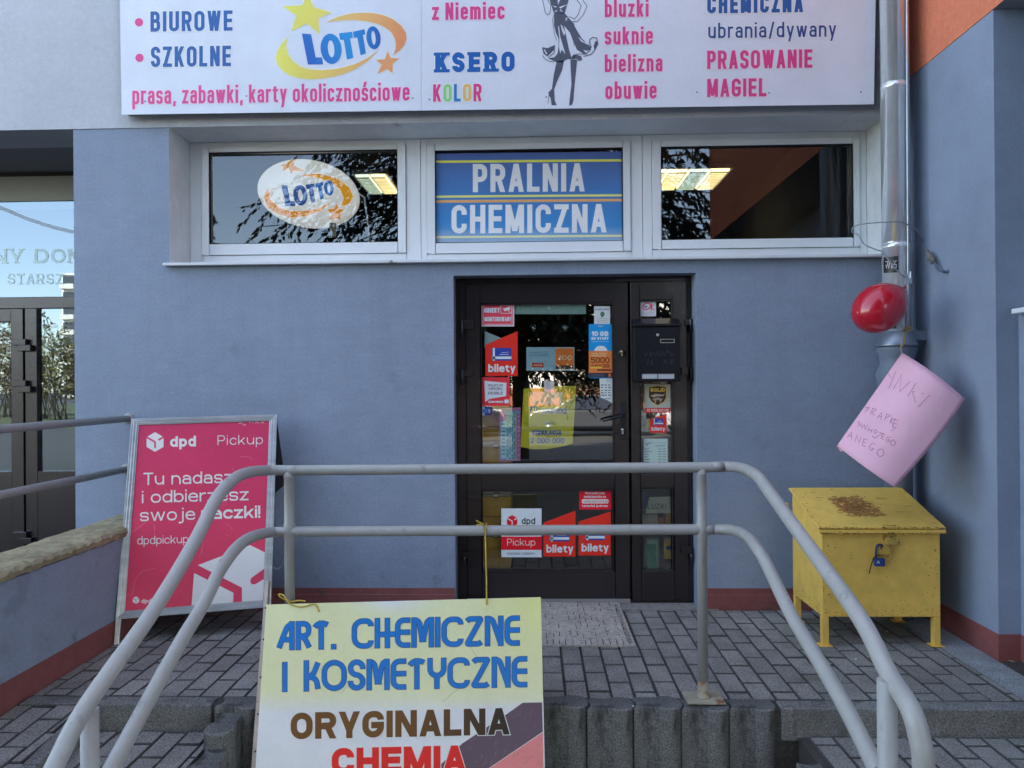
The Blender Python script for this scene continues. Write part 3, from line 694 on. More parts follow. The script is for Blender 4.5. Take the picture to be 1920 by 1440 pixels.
# the strip of three windows
def xz(px, py, y): p = aty(px, py, y); return p.x, p.z
ZS = 2.197
wins = ((355, 789, (378, 275, 762, 474), (395, 288.5, 748, 455), 'left window'), (789, 1205, (800, 270, 1183, 471), (816, 285, 1168, 453), 'mid'), (1205, 1640, (1222, 260, 1612, 462.5), (1237, 278, 1597, 447), 'right'))
for i, (a, b, s4, g4, _) in enumerate(wins):
    x0 = HWIN[0] + .001 if i == 0 else xz(a, 370, YW)[0]; x1 = HWIN[1] - .001 if i == 2 else xz(b, 370, YW)[0]
    wn = M(); sx0, sz1 = xz(s4[0], s4[1], YW); sx1, sz0 = xz(s4[2], s4[3], YW); sz1 = min(sz1, ZB - .05); gx0, gz1 = xz(g4[0], g4[1], YW + .02); gx1, gz0 = xz(g4[2], g4[3], YW + .02)
    ring(wn, x0 + .0015, ZS, x1 - .0015, ZB - .006, sx0 - x0 - .005, x1 - sx1 - .005, sz0 - ZS - .003, ZB - .006 - sz1 - .003, YW, YW + .08)
    fr = wn.build('window', m_pvc, shop, bevel=.003)
    sh = M(); ring(sh, sx0, sz0, sx1, sz1, gx0 - sx0, sx1 - gx1, gz0 - sz0, sz1 - gz1, YW - .012, YW + .05); sh.build('sash', m_pvc, fr, bevel=.004)
    gk = M(); e = .006; ring(gk, gx0 - .002, gz0 - .002, gx1 + .002, gz1 + .002, e, e, e, e, YW - .008, YW + .012); gk.build('gasket', m_black, fr)
    gl = M(); gl.quad((gx0, YW + .014, gz0), (gx1, YW + .014, gz0), (gx1, YW + .014, gz1), (gx0, YW + .014, gz1)); gl.build('pane', m_glass, fr)
sl = M(); sl.add([(HWIN[0] - .022, -.045, 2.158), (HWIN[1] + .0, -.045, 2.158), (HWIN[1] + .0, -.045, 2.176), (HWIN[0] - .022, -.045, 2.176), (HWIN[0] - .022, YW, 2.19), (HWIN[1], YW, 2.19), (HWIN[0] - .022, YW, 2.17), (HWIN[1], YW, 2.17)],
    [(0, 1, 2, 3), (3, 2, 5, 4), (0, 6, 7, 1), (0, 3, 4, 6), (1, 7, 5, 2), (4, 5, 7, 6)]); sl.build('window_sill', m_sill, shop, bevel=.003)

# the shop door: frame, leaf with two panes, side light with two panes
y0, y1 = YD, YD + .08
fx0, fx1 = HDOOR[0] + .002, HDOOR[1] - .002; fz1 = HDOOR[3] - .003
lx0, lz1 = xz(873, 533, y0); lx1 = xz(1179, 800, y0)[0]; rx0 = xz(1183, 800, y0)[0]; rx1 = xz(1289, 800, y0)[0]
d = M(); ring(d, fx0, -.01, fx1, fz1, lx0 - fx0 - .003, fx1 - rx1 - .003, .03, fz1 - lz1 - .003, y0, y1)
door = d.build('door', m_brown, shop, bevel=.004)
P1 = (*xz(902, 888, y0), *xz(1150, 567, y0)); P2 = (*xz(902, 1072, y0), *xz(1150, 918, y0))
P3 = (*xz(1200, 888, y0), *xz(1261, 562, y0)); P4 = (*xz(1202, 1070, y0), *xz(1262, 914, y0))
def leaf(name, x0, x1, z0, z1, pa, pb):
    l = M(); a0, a1 = pa[0], pa[2]
    l.box(x0, y0 - .012, z0, a0, y1 - .02, z1); l.box(a1, y0 - .012, z0, x1, y1 - .02, z1)
    for zz0, zz1 in ((z0, pb[1]), (pb[3], pa[1]), (pa[3], z1)): l.box(a0, y0 - .012, zz0, a1, y1 - .02, zz1)
    o = l.build(name, m_brown, door, bevel=.004)
    bd = M()
    for p in (pa, pb): ring(bd, p[0] - .001, p[1] - .001, p[2] + .001, p[3] + .001, .011, .011, .011, .011, y0 - .006, y0 + .014)
    bd.build('glazing_bead', m_brown, door, bevel=.003)
    for p in (pa, pb):
        gq = M(); gq.quad((p[0], y0 + .016, p[1]), (p[2], y0 + .016, p[1]), (p[2], y0 + .016, p[3]), (p[0], y0 + .016, p[3])); gq.build('pane', m_glass_door, door)
leaf('door_leaf', lx0, lx1, .022, lz1, P1, P2); leaf('side_light', rx0, rx1, .022, lz1, P3, P4)
t_ = M(); t_.box(fx0 + .06, y0 - .02, .0, lx1, y0 - .0125, .03); t_.build('threshold', m_steel, door, bevel=.002)
DF = flaty(y0 - .012)                # the face of the leaf
def dbox(m, a, b, c, d_, out0, out1, mi=0):
    p, q = DF(a, d_), DF(c, b); m.box(p.x, DF.p.y - out1, p.z, q.x, DF.p.y - out0, q.z, mi)
for (a, b, c, d_), (e, f, g_, h_) in (((865, 602, 887, 618), (862, 602, 871, 628)), ((865, 695, 887, 706), (862, 693, 872, 721)), ((866, 1033, 892, 1045), (864, 1042, 878, 1056)),
        ((1284, 599, 1300, 610), (1288, 598, 1301, 623)), ((1277, 689, 1290, 702), (1289, 688, 1302, 714)), ((1276, 1023, 1297, 1037), (1290, 1037, 1301, 1052))):
    hm = M(); dbox(hm, a, b, c, d_, .0, .018); p = DF((e + g_) / 2, (f + h_) / 2)
    zt, zb = DF(e, f).z, DF(e, h_).z
    hm.lathe((p.x, DF.p.y - .016, zb), (0, 0, 1), [(0, .011), (0.002, .012), (zt - zb - .002, .012), (zt - zb, .011)], 12); hm.build('hinge', m_brown, door, bevel=.002)
hd = M(); dbox(hd, 1162.5, 752, 1172.5, 824, 0, .009); hp = hd.build('handle_plate', m_black, door, bevel=.003)
lv = M(); c = DF(1168, 779); lv.tube([c + Vector((0, -.005, 0)), c + Vector((0, -.055, 0)), c + Vector((-.02, -.062, -.002)), DF(1148, 783) + Vector((0, -.062, 0)), DF(1129, 788) + Vector((0, -.058, 0))], [.010, .010, .0095, .009, .0085], 10); lv.build('lever_handle', mat('black_metal', (.012, .012, .014), .3, .3), door)
for px, py in ((1167, 808), (1165.6, 662)):
    lk = M(); c = DF(px, py); lk.lathe(c + Vector((0, -.016, .008)), (0, 1, 0), [(0, .009), (.02, .009)], 14); lk.box(c.x - .005, c.y - .015, c.z - .02, c.x + .005, c.y + .002, c.z + .006)
    lk.build('lock_cylinder', mat('lock_brass', (.55, .45, .25) if py < 700 else (.6, .6, .6), .3, 1), door)
rs = M(); c = DF(1165.6, 662); rs.lathe(c + Vector((0, -.010, 0)), (0, 1, 0), [(0, .022), (.003, .025), (.012, .026)], 20); rs.build('lock_rosette', m_black, door)

# ---------------------------------------------------------------- left entrance, set back under the upper wall
E0 = flaty(YE)
def ex(px): return E0(px, 500).x
def ez(py, px=70): return E0(px, py).z
en = M(); XR = HENT[1] + .05; XLf = -7
zb_, zt_ = ez(578), ez(556.5)
en.box(XLf, YE, zb_, XR, YE + .07, zt_)                               # transom bar
en.box(ex(45.5), YE + .001, -.1, ex(68), YE + .07, zb_)                  # post
en.box(ex(68), YE + .002, -.1, XR, YE + .06, ez(884))                       # solid base of the side light
ent = en.build('entrance_door', m_brown, shop, bevel=.003)
lf = M(); lx = ex(45); lf.box(ex(22), YE - .01, .0, lx - .004, YE + .06, zb_ - .006); lf.box(XLf, YE - .01, ez(603), ex(22), YE + .06, zb_ - .006); lf.box(XLf, YE - .01, .0, ex(22), YE + .06, ez(884)); lf.build('entrance_leaf', m_brown, ent, bevel=.003)
for py, px in ((645, 45), (722, 45), (1005, 46)):
    hm = M()
    for a, b, c, d_ in ((px - 16, py - 9, px + 9, py + 3), (px - 6, py + 2, px + 18, py + 14)):
        p, q = E0(a, d_), E0(c, b); hm.box(p.x, YE - .035, p.z, q.x, YE - .004, q.z)
    hm.build('hinge', m_brown, ent, bevel=.004)
gq = M(); gq.quad((XLf, YE + .03, zt_), (XR, YE + .03, zt_), (XR, YE + .03, ez(375)), (XLf, YE + .03, ez(375))); gq.quad((ex(68), YE + .03, ez(884)), (XR, YE + .03, ez(884)), (XR, YE + .03, zb_), (ex(68), YE + .03, zb_))
gq.quad((XLf, YE + .03, ez(884)), (ex(22), YE + .03, ez(884)), (ex(22), YE + .03, ez(603)), (XLf, YE + .03, ez(603))); gq.build('pane', m_glass_left, ent)
pn = M(); pn.box(XLf, YE + .02, ez(375.5), XR, YE + .06, ez(329)); pn.build('blind_box', mat('greyed_panel', al(130, 145, 152), .6, noise=(3, .1)), ent)
pn = M(); pn.box(XLf, YE + .05, ez(329) + .001, XR, YE + .1, ez(311)); pn.build('painted_shadow_strip', m_black, ent)  # solid black strip put in for the shaded gap above the panel
lt = Sheet(flaty(YE + .028), .0004); cc = al(176, 222, 246)
lt.text('NY DOM', -14, 160, 493.5, 27, 5, cc, 1, gap=5, serif=(3, 1.6), space=.5); lt.text('STARSZ', 14, 118, 533, 20, 3.4, cc, 1, gap=4, serif=(2.4, 1.3))
lt.line([(-20, 382), (10, 393), (50, 410), (95, 425), (145, 437)], 6.5, al(160, 190, 236), 1); lt.build('window_lettering', m_print, ent)

# ================================================================ colours of print
cWH = al(188, 212, 238); cPINK = al(190, 60, 140); cBLUE = al(22, 84, 164); cNAVY = al(28, 70, 140); cRED = al(226, 36, 34); cMAG = al(200, 62, 108); cBLK = al(30, 30, 40)
cHALO = al(236, 200, 236); cYEL = al(236, 204, 92); cORG = al(226, 150, 96)
def grad(c0, c1, x0, y0, x1, y1):
    L2 = (x1 - x0) ** 2 + (y1 - y0) ** 2
    def f(x, y):
        t = max(0, min(1, ((x - x0) * (x1 - x0) + (y - y0) * (y1 - y0)) / L2)); return tuple(a * (1 - t) + b * t for a, b in zip(c0, c1))
    return f
def T8(pts, s, ox, oy): return [(ox + x * s, oy + y * s) for x, y in pts]

# ---------------------------------------------------------------- the big fascia sign
YS = -.085
sf = flaty(YS)
sign = thing('fascia_sign', (aty(930, 100, YS).x, YS, 3.08), 'long white fascia sign with blue and pink shop offers above the windows', 'sign')
s = Sheet(sf)
q = [(222, -190), (1645, -190), (1638.5, 195.5), (228, 215)]
s.base(q, al(186, 208, 240), .022)
m8 = -.0135
for cy in (41.7, 108.3): s.ell(260.5 + (cy > 60) * 1, cy, 8.6, 8.6, cHALO, 1); s.ell(260.5 + (cy > 60) * 1, cy, 7.6, 7.6, cPINK, 2)
kw = dict(slope=m8, halo=(1.3, al(205, 224, 250)))
s.text('BIUROWE', 282, 436, 59.5, 38, 6.7, cBLUE, 2, gap=5, **kw); s.text('SZKOLNE', 283, 433, 126, 38.5, 6.7, cBLUE, 2, gap=5, **kw)
pk = dict(slope=m8, halo=(1.5, cHALO))
s.text('prasa, zabawki, karty okolicznościowe', 248, 768, 195.5, 34, 4.9, cPINK, 2, gap=3.2, space=.5, **pk)
T = lambda p: T8(p, .14583, 500, 0)
hal = al(246, 226, 206)
def halo(pts, c, l):
    s.poly(pts, c, l); n = len(pts); s.line(pts, 2.2, hal, l - .6, True)
s_big = T([(205, 80), (455, 70), (525, -75), (610, 95), (830, 160), (665, 235), (680, 440), (520, 300), (315, 400), (385, 200)])
halo(s_big, grad(al(236, 214, 96), al(230, 200, 104), 530, 0, 600, 60), 2)
top = T([(770, 285), (900, 222), (1050, 180), (1200, 164), (1350, 166), (1500, 195), (1630, 250), (1730, 330), (1790, 420), (1797, 500), (1770, 580), (1710, 650), (1630, 700), (1655, 640), (1660, 560), (1645, 490), (1600, 410), (1520, 350), (1420, 305), (1300, 275), (1150, 255), (1000, 257), (870, 270)])
halo(top, grad(al(226, 184, 112), al(220, 136, 100), 620, 40, 750, 90), 2)
bot = T([(278, 470), (200, 560), (140, 650), (118, 740), (135, 820), (200, 905), (300, 970), (420, 1005), (550, 1018), (700, 1010), (850, 985), (1000, 945), (1150, 880), (1300, 780), (1430, 655), (1290, 750), (1150, 820), (1000, 865), (850, 893), (700, 902), (560, 893), (440, 860), (340, 790), (280, 710), (252, 630), (252, 550)])
halo(bot, grad(al(236, 212, 96), al(224, 160, 104), 520, 110, 690, 110), 2)
halo(T([(1555, 655), (1595, 745), (1700, 750), (1620, 820), (1618, 940), (1550, 888), (1425, 945), (1480, 830), (1405, 770), (1520, 762)]), al(222, 146, 104), 2)
gb = grad(al(14, 84, 190), al(10, 140, 222), 575, 110, 660, 70); gb2 = grad(al(10, 136, 220), al(14, 84, 180), 650, 80, 715, 70)
def lotto(s, T, l, gb, gb2, k):
    s.poly(T([(452, 430), (570, 440), (630, 738), (712, 738), (725, 828), (530, 828)]), gb, l)
    s.ell(*T([(828, 627)])[0], 135 * k, 195 * k, gb, l, R(-6), (42 * k, 110 * k))
    s.poly(T([(930, 428), (1098, 408), (1108, 485), (1072, 490), (1113, 742), (1032, 767), (992, 510), (945, 513)]), gb, l)
    s.poly(T([(1110, 408), (1258, 375), (1268, 440), (1235, 448), (1275, 685), (1208, 710), (1165, 478), (1120, 485)]), gb2, l)
    s.ell(*T([(1373, 485)])[0], 90 * k, 148 * k, gb2, l, R(-6), (27 * k, 90 * k))
lotto(s, T, 2, gb, gb2, .14583)
s.line([(790, -190), (789.6, 207)], .7, al(150, 168, 196), 1)
for px, py in ((272, 190), (462, 180), (631, 180), (774, 184), (805, 186.5), (1024, 182), (1307, 173), (1442, 174), (1614, 172.5)): s.ell(px, py, 1.5, 1.5, al(60, 66, 78), 3, n=8)
s.text('z Niemiec', 810, 946, 37.6, 32.5, 5.6, cPINK, 2, gap=4, **pk)
s.text('KSERO', 816, 965, 136, 37.5, 9.4, al(20, 88, 178), 2, gap=7.5, slope=m8, serif=(2.8, 6), halo=(1.2, al(205, 224, 250)))
s.text('KOLOR', 812, 903, 191, 33, 5.6, cPINK, 2, gap=4, slope=m8, cols=[cPINK, al(120, 200, 130), al(30, 120, 200), al(232, 178, 110), cPINK], halo=(1.3, al(240, 226, 240)))
for str_, x0, x1, yb in (('bluzki', 1134, 1216, 32.3), ('suknie', 1134, 1224, 83.7), ('bielizna', 1134, 1242, 135.2), ('obuwie', 1135, 1231, 186)): s.text(str_, x0, x1, yb, 33, 5.3, cPINK, 2, gap=4, **pk)
s.text('CHEMICZNA', 1326, 1506, 25.2, 34, 7, cBLUE, 2, gap=5, **kw); s.text('ubrania/dywany', 1328, 1568, 71.8, 29, 3.9, cNAVY, 2, gap=4.2, **kw)
s.text('PRASOWANIE', 1326, 1523, 129.6, 34.5, 6, cPINK, 2, gap=4.2, **pk); s.text('MAGIEL', 1326, 1437, 182, 34, 6, cPINK, 2, gap=4.2, **pk)
# a woman in a swinging dress, drawn in dark grey
T = lambda p: T8(p, .14583, 1000, 0); cg = al(70, 82, 108); cl = al(184, 206, 238)
s.poly(T([(210, 0), (265, 175), (400, 175), (455, 0), (455, -200), (400, -300), (280, -300), (215, -150)]), cg, 2)
s.poly(T([(310, 0), (318, 60), (345, 0), (345, -120)]), cl, 3)
for p in ([(290, 100), (240, 70), (300, 85)], [(330, 90), (440, 55), (350, 110)], [(290, 130), (270, 160), (310, 140)], [(340, 130), (385, 160), (350, 118)]): s.poly(T(p), cl, 3)
s.poly(T([(268, 175), (395, 165), (440, 210), (500, 285), (560, 390), (620, 490), (690, 560), (735, 600), (730, 640), (690, 650), (640, 640), (690, 700), (600, 700), (520, 690), (540, 760), (440, 760), (400, 775), (385, 800), (300, 800), (190, 750), (270, 735), (310, 690), (325, 600), (325, 500), (290, 420), (265, 320)]), cg, 2)
for p in ([(318, 330), (330, 340), (345, 470), (400, 650), (410, 700), (385, 660), (365, 640), (345, 690), (330, 600), (335, 490)], [(350, 315), (370, 330), (410, 420), (395, 460), (370, 400)], [(395, 330), (470, 420), (515, 540), (525, 640), (520, 700), (490, 735), (460, 640), (430, 500)],
          [(575, 470), (640, 530), (720, 575), (690, 570), (610, 530)], [(525, 560), (560, 640), (640, 690), (560, 690), (520, 700)], [(455, 220), (405, 265), (440, 260), (410, 235)]): s.poly(T(p), cl, 3)
s.poly(T([(110, 605), (180, 620), (270, 580), (265, 640), (180, 725), (130, 690)]), cg, 2); s.poly(T([(135, 640), (165, 700), (180, 690), (145, 632)]), cl, 3)
s.line(T([(115, 710), (150, 760), (210, 790), (265, 795)]), 1.2, cg, 2); s.line(T([(275, 580), (268, 680), (190, 740)]), 1.2, cg, 3)
s.line(T([(645, 725), (740, 700), (785, 650), (830, 560), (815, 490), (760, 482), (725, 510), (725, 560), (745, 600), (725, 650), (680, 690)]), 1.7, cg, 2); s.poly(T([(795, 530), (830, 530), (815, 590), (785, 640), (775, 590)]), cg, 2)
s.poly(T([(500, 705), (560, 700), (615, 725), (630, 770), (590, 785), (560, 760), (520, 740)]), cg, 2)
s.poly(T([(300, 790), (395, 775), (370, 900), (300, 1060), (268, 1150), (240, 1140), (262, 960)]), cg, 2); s.poly(T([(475, 765), (565, 765), (545, 950), (525, 1150), (515, 1290), (500, 1345), (460, 1360), (465, 1290), (490, 1080)]), cg, 2)
s.poly(T([(240, 1140), (268, 1150), (275, 1290), (300, 1352), (235, 1352), (222, 1260), (205, 1235), (192, 1190)]), cg, 2); s.line(T([(200, 1220), (190, 1330)]), 1, cg, 2)
s.line(T([(120, 0), (150, 150), (185, 195), (215, 160), (225, 60), (170, -20)]), 1.1, cg, 2); s.line(T([(545, -20), (615, 70), (575, 190), (530, 245), (460, 210)]), 1.1, cg, 2); s.line(T([(630, -10), (690, 80), (640, 190), (570, 275), (480, 280)]), 1.1, cg, 2)
s.line(T([(265, 190), (245, 260), (270, 430), (300, 520)]), .9, cg, 2); s.line(T([(480, 290), (520, 300), (525, 340)]), .9, cg, 2)
s.build('sign_panel', m_print, sign)
for px in (232, 500, 789, 1220, 1634):
    b = M(); x = sf(px, 100).x; b.box(x - .02, YS + .0225, 3.12, x + .02, -.0065, 4.0); b.build('mounting_rail', m_alu, sign)

# ---------------------------------------------------------------- banner behind the middle pane
bf = flaty(YW + .0115)
s = Sheet(bf, .0004)
gr = lambda x, y: grad(al(70, 100, 176), al(52, 128, 206), 0, 285, 0, 420)(x, y) if y < 424 else grad(al(52, 128, 206), al(140, 178, 220), 0, 424, 0, 454)(x, y)  # pale lower edge is a sky reflection painted into the print colour
s.base([(816.6, 288), (1167.6, 284), (1167.6, 452), (816.6, 454.6)], gr, .0012, 12)
mb = -.0075
for y, t, c in ((302, 4.5, al(222, 222, 96)), (367.5, 4.2, al(222, 226, 130)), (376.5, 5, al(206, 160, 110)), (443.5, 4, al(206, 216, 180))): s.line([(817.5, y + 1.3), (1167, y - 1.4)], t, c, 1)
s.text('PRALNIA', 886.5, 1096.5, 360.5, 53, 9.6, al(214, 222, 240), 2, gap=6, slope=mb); s.text('CHEMICZNA', 846.5, 1137.5, 438, 53.5, 9.6, al(204, 220, 240), 2, gap=6, slope=mb)
o = s.build('banner', m_print); tag(o, 'blue banner with white lettering and yellow lines filling the middle window', 'banner')

# ---------------------------------------------------------------- oval light box in the left window
YB = YW + .075
def dome(px, py, lift=0):
    p = aty(px, py, YB); c = aty(577, 362, YB); ca, sa = math.cos(R(-11)), math.sin(R(-11))
    dx, dz = p.x - c.x, p.z - c.z; u, v = (dx * ca + dz * sa) / .348, (-dx * sa + dz * ca) / .226
    r = min(1, u * u + v * v); return Vector((p.x, YB - .045 * (1 - r) ** .6 - lift, p.z))
lb = thing('oval_light_box', tuple(aty(577, 432, YB)), 'white oval plastic light box with star and swoosh logo in the left window', 'light box')
m = M(); c = aty(577, 362, YB); ca, sa = math.cos(R(-11)), math.sin(R(-11)); vs = []; fs = []; n = 48; rg = []
for k, (rr, yy) in enumerate([(0.001, -.045), (.3, -.0425), (.55, -.0365), (.75, -.027), (.9, -.0165), (.97, -.0085), (1, 0), (1.015, .01), (1.0, .05), (.9, .07), (.001, .075)]):
    for i in range(n):
        a = 2 * math.pi * i / n; u, v = .348 * rr * math.cos(a), .226 * rr * math.sin(a); vs.append((c.x + u * ca - v * sa, YB + yy, c.z + u * sa + v * ca))
    if k: fs += [((k - 1) * n + i, (k - 1) * n + (i + 1) % n, k * n + (i + 1) % n, k * n + i) for i in range(n)]
m.add(vs, fs, 0, None, True); m_lb = mat('white_plastic', (.84, .85, .80), .3, spec=.5); pb = m_lb.node_tree.nodes['Principled BSDF']; pb.inputs['Emission Color'].default_value = (1, .98, .90, 1); pb.inputs['Emission Strength'].default_value = .06
m.build('shell', m_lb, lb)
s = Sheet(dome, .0012)
T = lambda p: [(577 + (x - 955) * .1005 + 0, 362 + (y - 590) * .0905 + 3) for x, y in p]
go = al(190, 142, 36); go2 = al(206, 148, 20)
s.poly(T8([(950, 920), (1020, 930), (1045, 890), (1065, 940), (1120, 970), (1060, 968), (1050, 990), (1030, 950), (1000, 975), (1000, 945)], .3333, 200, 0), go, 2)
s.poly(T8([(1105, 995), (1200, 985), (1300, 1010), (1370, 1060), (1390, 1110), (1370, 1150), (1325, 1170), (1340, 1120), (1320, 1070), (1260, 1030), (1180, 1005)], .3333, 200, 0), go2, 2)
s.poly(T8([(915, 1065), (890, 1110), (905, 1165), (960, 1205), (1040, 1228), (1130, 1222), (1210, 1195), (1270, 1150), (1200, 1180), (1120, 1196), (1040, 1195), (970, 1170), (930, 1130)], .3333, 200, 0), al(214, 140, 30), 2)
s.poly(T8([(1302, 1155), (1312, 1180), (1340, 1185), (1315, 1205), (1318, 1240), (1292, 1225), (1258, 1242), (1272, 1212), (1250, 1185), (1285, 1182)], .3333, 200, 0), al(206, 140, 40), 2)
Tl = lambda p: [(531 + (x - 452) * .0965, 344.5 + (y - 375) * .0985) for x, y in p]
lotto(s, Tl, 2, al(24, 66, 150), al(20, 90, 180), .0975)
m_lp = mat('backlit_print', rough=.4, attr='Col'); lt2 = m_lp.node_tree; pb = lt2.nodes['Principled BSDF']; lt2.links.new([n for n in lt2.nodes if n.type == 'VERTEX_COLOR'][0].outputs[0], pb.inputs['Emission Color']); pb.inputs['Emission Strength'].default_value = .075
s.build('logo_print', m_lp, lb)
m = M(); pts = [(672, 362), (683, 370), (686, 392), (691, 425), (692, 455)]; m.tube([aty(a, b, YW + .09) for a, b in pts], .006, 8); m.build('power_cable', m_pvc, lb)
m = M(); m.box(*tuple(aty(618, 445, YW + .04)), *tuple(aty(630, 418, YW + .045))); m.build('price_tag', mat('tag_card', (.35, .30, .18), .6), lb)

# ---------------------------------------------------------------- ceiling lamps inside
el1, el2 = emat('tube_light_warm', (1, .78, .34), .55), emat('tube_light_cool', (.62, .74, .52), .30)
def lamp(x0, x1, y0_, y1_, n, label, cols):
    t = thing('ceiling_lamp', ((x0 + x1) / 2, (y0_ + y1_) / 2, 3.40), label, 'ceiling lamp', 'fluorescent ceiling lamps inside the shop')
    f = M(); f.box(x0 - .02, y0_ - .02, 3.37, x1 + .02, y1_ + .02, 3.415); f.build('housing', m_pvc, t); wd = (x1 - x0) / n
    for i in range(n):
        d_ = M(); d_.box(x0 + i * wd + .012, y0_, 3.355, x0 + (i + 1) * wd - .012, y1_, 3.3695)
        lv_ = d_.build('diffuser', cols[i % len(cols)], t)
        l_ = M(); k = 12
        l_.box(x0 + i * wd + .0125, y0_, 3.338, x0 + i * wd + .0165, y1_, 3.3545)
        for j in range(k): yy = y0_ + (y1_ - y0_) * (j + .5) / k; l_.box(x0 + i * wd + .012, yy - .004, 3.34, x0 + (i + 1) * wd - .012, yy + .004, 3.354)
        l_.build('louvre', m_alu, t)
lamp(.86, 1.83, 2.16, 2.78, 5, 'glowing yellow louvred ceiling lamp seen through the right window', [el1, el1, el1, el2, el1])
lamp(-1.66, -1.36, 2.16, 2.76, 2, 'short greenish yellow ceiling lamp seen through the left window', [el2, el1])

# ---------------------------------------------------------------- stickers and papers on the door
def sticker(name, label, cat, fn, layer0=.001, group=None, mt=None, y=None, quad=None, col=None, t=.0006, lift=.0025):
    s = Sheet(flaty((y if y is not None else YD + .016 - lift)), .00045); s.base(quad, col, t); fn(s); o = s.build(name, mt or m_print); return tag(o, label, cat, group)
def R4(x0, y0, x1, y1): return [(x0, y0), (x1, y0), (x1, y1), (x0, y1)]
cSR = al(222, 66, 96)
def f(s):
    s.rrect(904, 570, 962, 610, 3, cSR); s.rrect(905.5, 571.5, 960.5, 608.5, 4, cWH, 2); s.rrect(906.5, 572.5, 959.5, 607.5, 3.5, cSR, 3); s.rrect(938.5, 572, 960, 588, 2.5, cWH, 4); s.rrect(939.4, 573, 959, 587, 2, cSR, 5)
    s.poly([(943, 579), (956, 574.5), (957, 580.5), (946.5, 583.5)], cWH, 6); s.line([(953, 582), (955, 585.5), (959, 585)], 1, cWH, 6)
    s.text('OBIEKT', 908, 937, 586.3, 9, 2.1, cWH, 6, gap=.8); s.text('MONITOROWANY', 908, 958.5, 602.5, 8.3, 1.5, cWH, 6, gap=.5)
sticker('warning_sticker', 'pinkish red white edged sticker with a camera sign, upper left of the door glass', 'sticker', f, quad=R4(902, 568, 964, 612), col=cWH)
def bilety(x0, yl, x1, yr, yb, small=False):
    def f(s):
        k = (x1 - x0) / 61
        s.rect(x0 + 12 * k, yb - 53 * k, x0 + 49 * k, yb - 29 * k, al(40, 66, 170)); s.rect(x0 + 13 * k, yb - 37 * k, x0 + 49 * k, yb - 32 * k, cWH, 2); s.rect(x0 + 14 * k, yb - 53 * k, x0 + 18 * k, yb - 29 * k, cWH, 2)
        s.rect(x0 + 12 * k, yb - 34.5 * k, x0 + 14.5 * k, yb - 32.5 * k, cWH, 2); s.line([(x0 + 30 * k, yb - 44 * k), (x0 + 44 * k, yb - 45 * k)], 1 * k, al(180, 190, 230), 2); s.line([(x0 + 27 * k, yb - 40.5 * k), (x0 + 44 * k, yb - 40.5 * k)], 1.4 * k, al(170, 180, 226), 2)
        s.text('bilety', x0 + 5.5 * k, x1 - 4 * k, yb - 7.5 * k, 15 * k, 3.1 * k, cWH, 2, gap=1.3 * k)
    return f, [(x0, yl), (x1, yr), (x1, yb), (x0, yb)]
cB = al(228, 44, 34)
for x0, yl, x1, yr, yb, lab in ((910, 646.5, 970.6, 621, 705, 'red slanted ticket sticker in the upper left of the door glass'), (1019, 980, 1079, 957.5, 1043.5, 'left of the two red ticket stickers low on the door, beside the parcel sticker'),
        (1085, 978, 1145.5, 959, 1041.5, 'right of the two red ticket stickers low on the door, next to the stile'), (1218.5, 786, 1249.6, 776, 811.5, 'small red ticket sticker on the narrow side light below the shield sticker')):
    f, q = bilety(x0, yl, x1, yr, yb); sticker('ticket_sticker', lab, 'sticker', f, quad=q, col=cB, group='red ticket stickers')
def f(s):
    s.poly([(908, 714), (949.5, 718), (949, 742.5), (918, 748), (909.5, 754), (909, 735)], cWH); d_ = al(90, 70, 90)
    s.text('DOŁĄCZ DO', 915, 943, 724.5, 4, .75, d_, 2); s.text('VIRGIN', 915.5, 941.5, 731.5, 5.2, .9, d_, 2); s.text('MOBILE', 915.5, 943, 739.7, 5.2, .9, d_, 2); s.text('SAMO DOBRO', 915.5, 943.5, 755.5, 4, 1.1, cWH, 2); s.rrect(946, 749, 954, 756, 1, cWH, 2)
sticker('speech_bubble_sticker', 'red square sticker with a white speech bubble, left side of the door glass', 'sticker', f, quad=roundpath(R4(902, 707.5, 955.6, 761), 3, True), col=al(206, 52, 70))
def f(s): s.rect(902, 762.5, 908.5, 779, cWH); s.rrect(905, 767, 912.5, 774, 1, al(60, 120, 220), 2); s.line([(915, 768), (916.3, 770.5), (915, 773)], .8, cWH, 2); s.line([(917.3, 766.5), (919, 770.5), (917.3, 774.5)], .8, cWH, 2)
sticker('payment_sticker', 'tiny dark blue and white card payment sticker below the speech bubble sticker', 'sticker', f, quad=R4(902, 762.5, 923, 779), col=al(52, 62, 120))
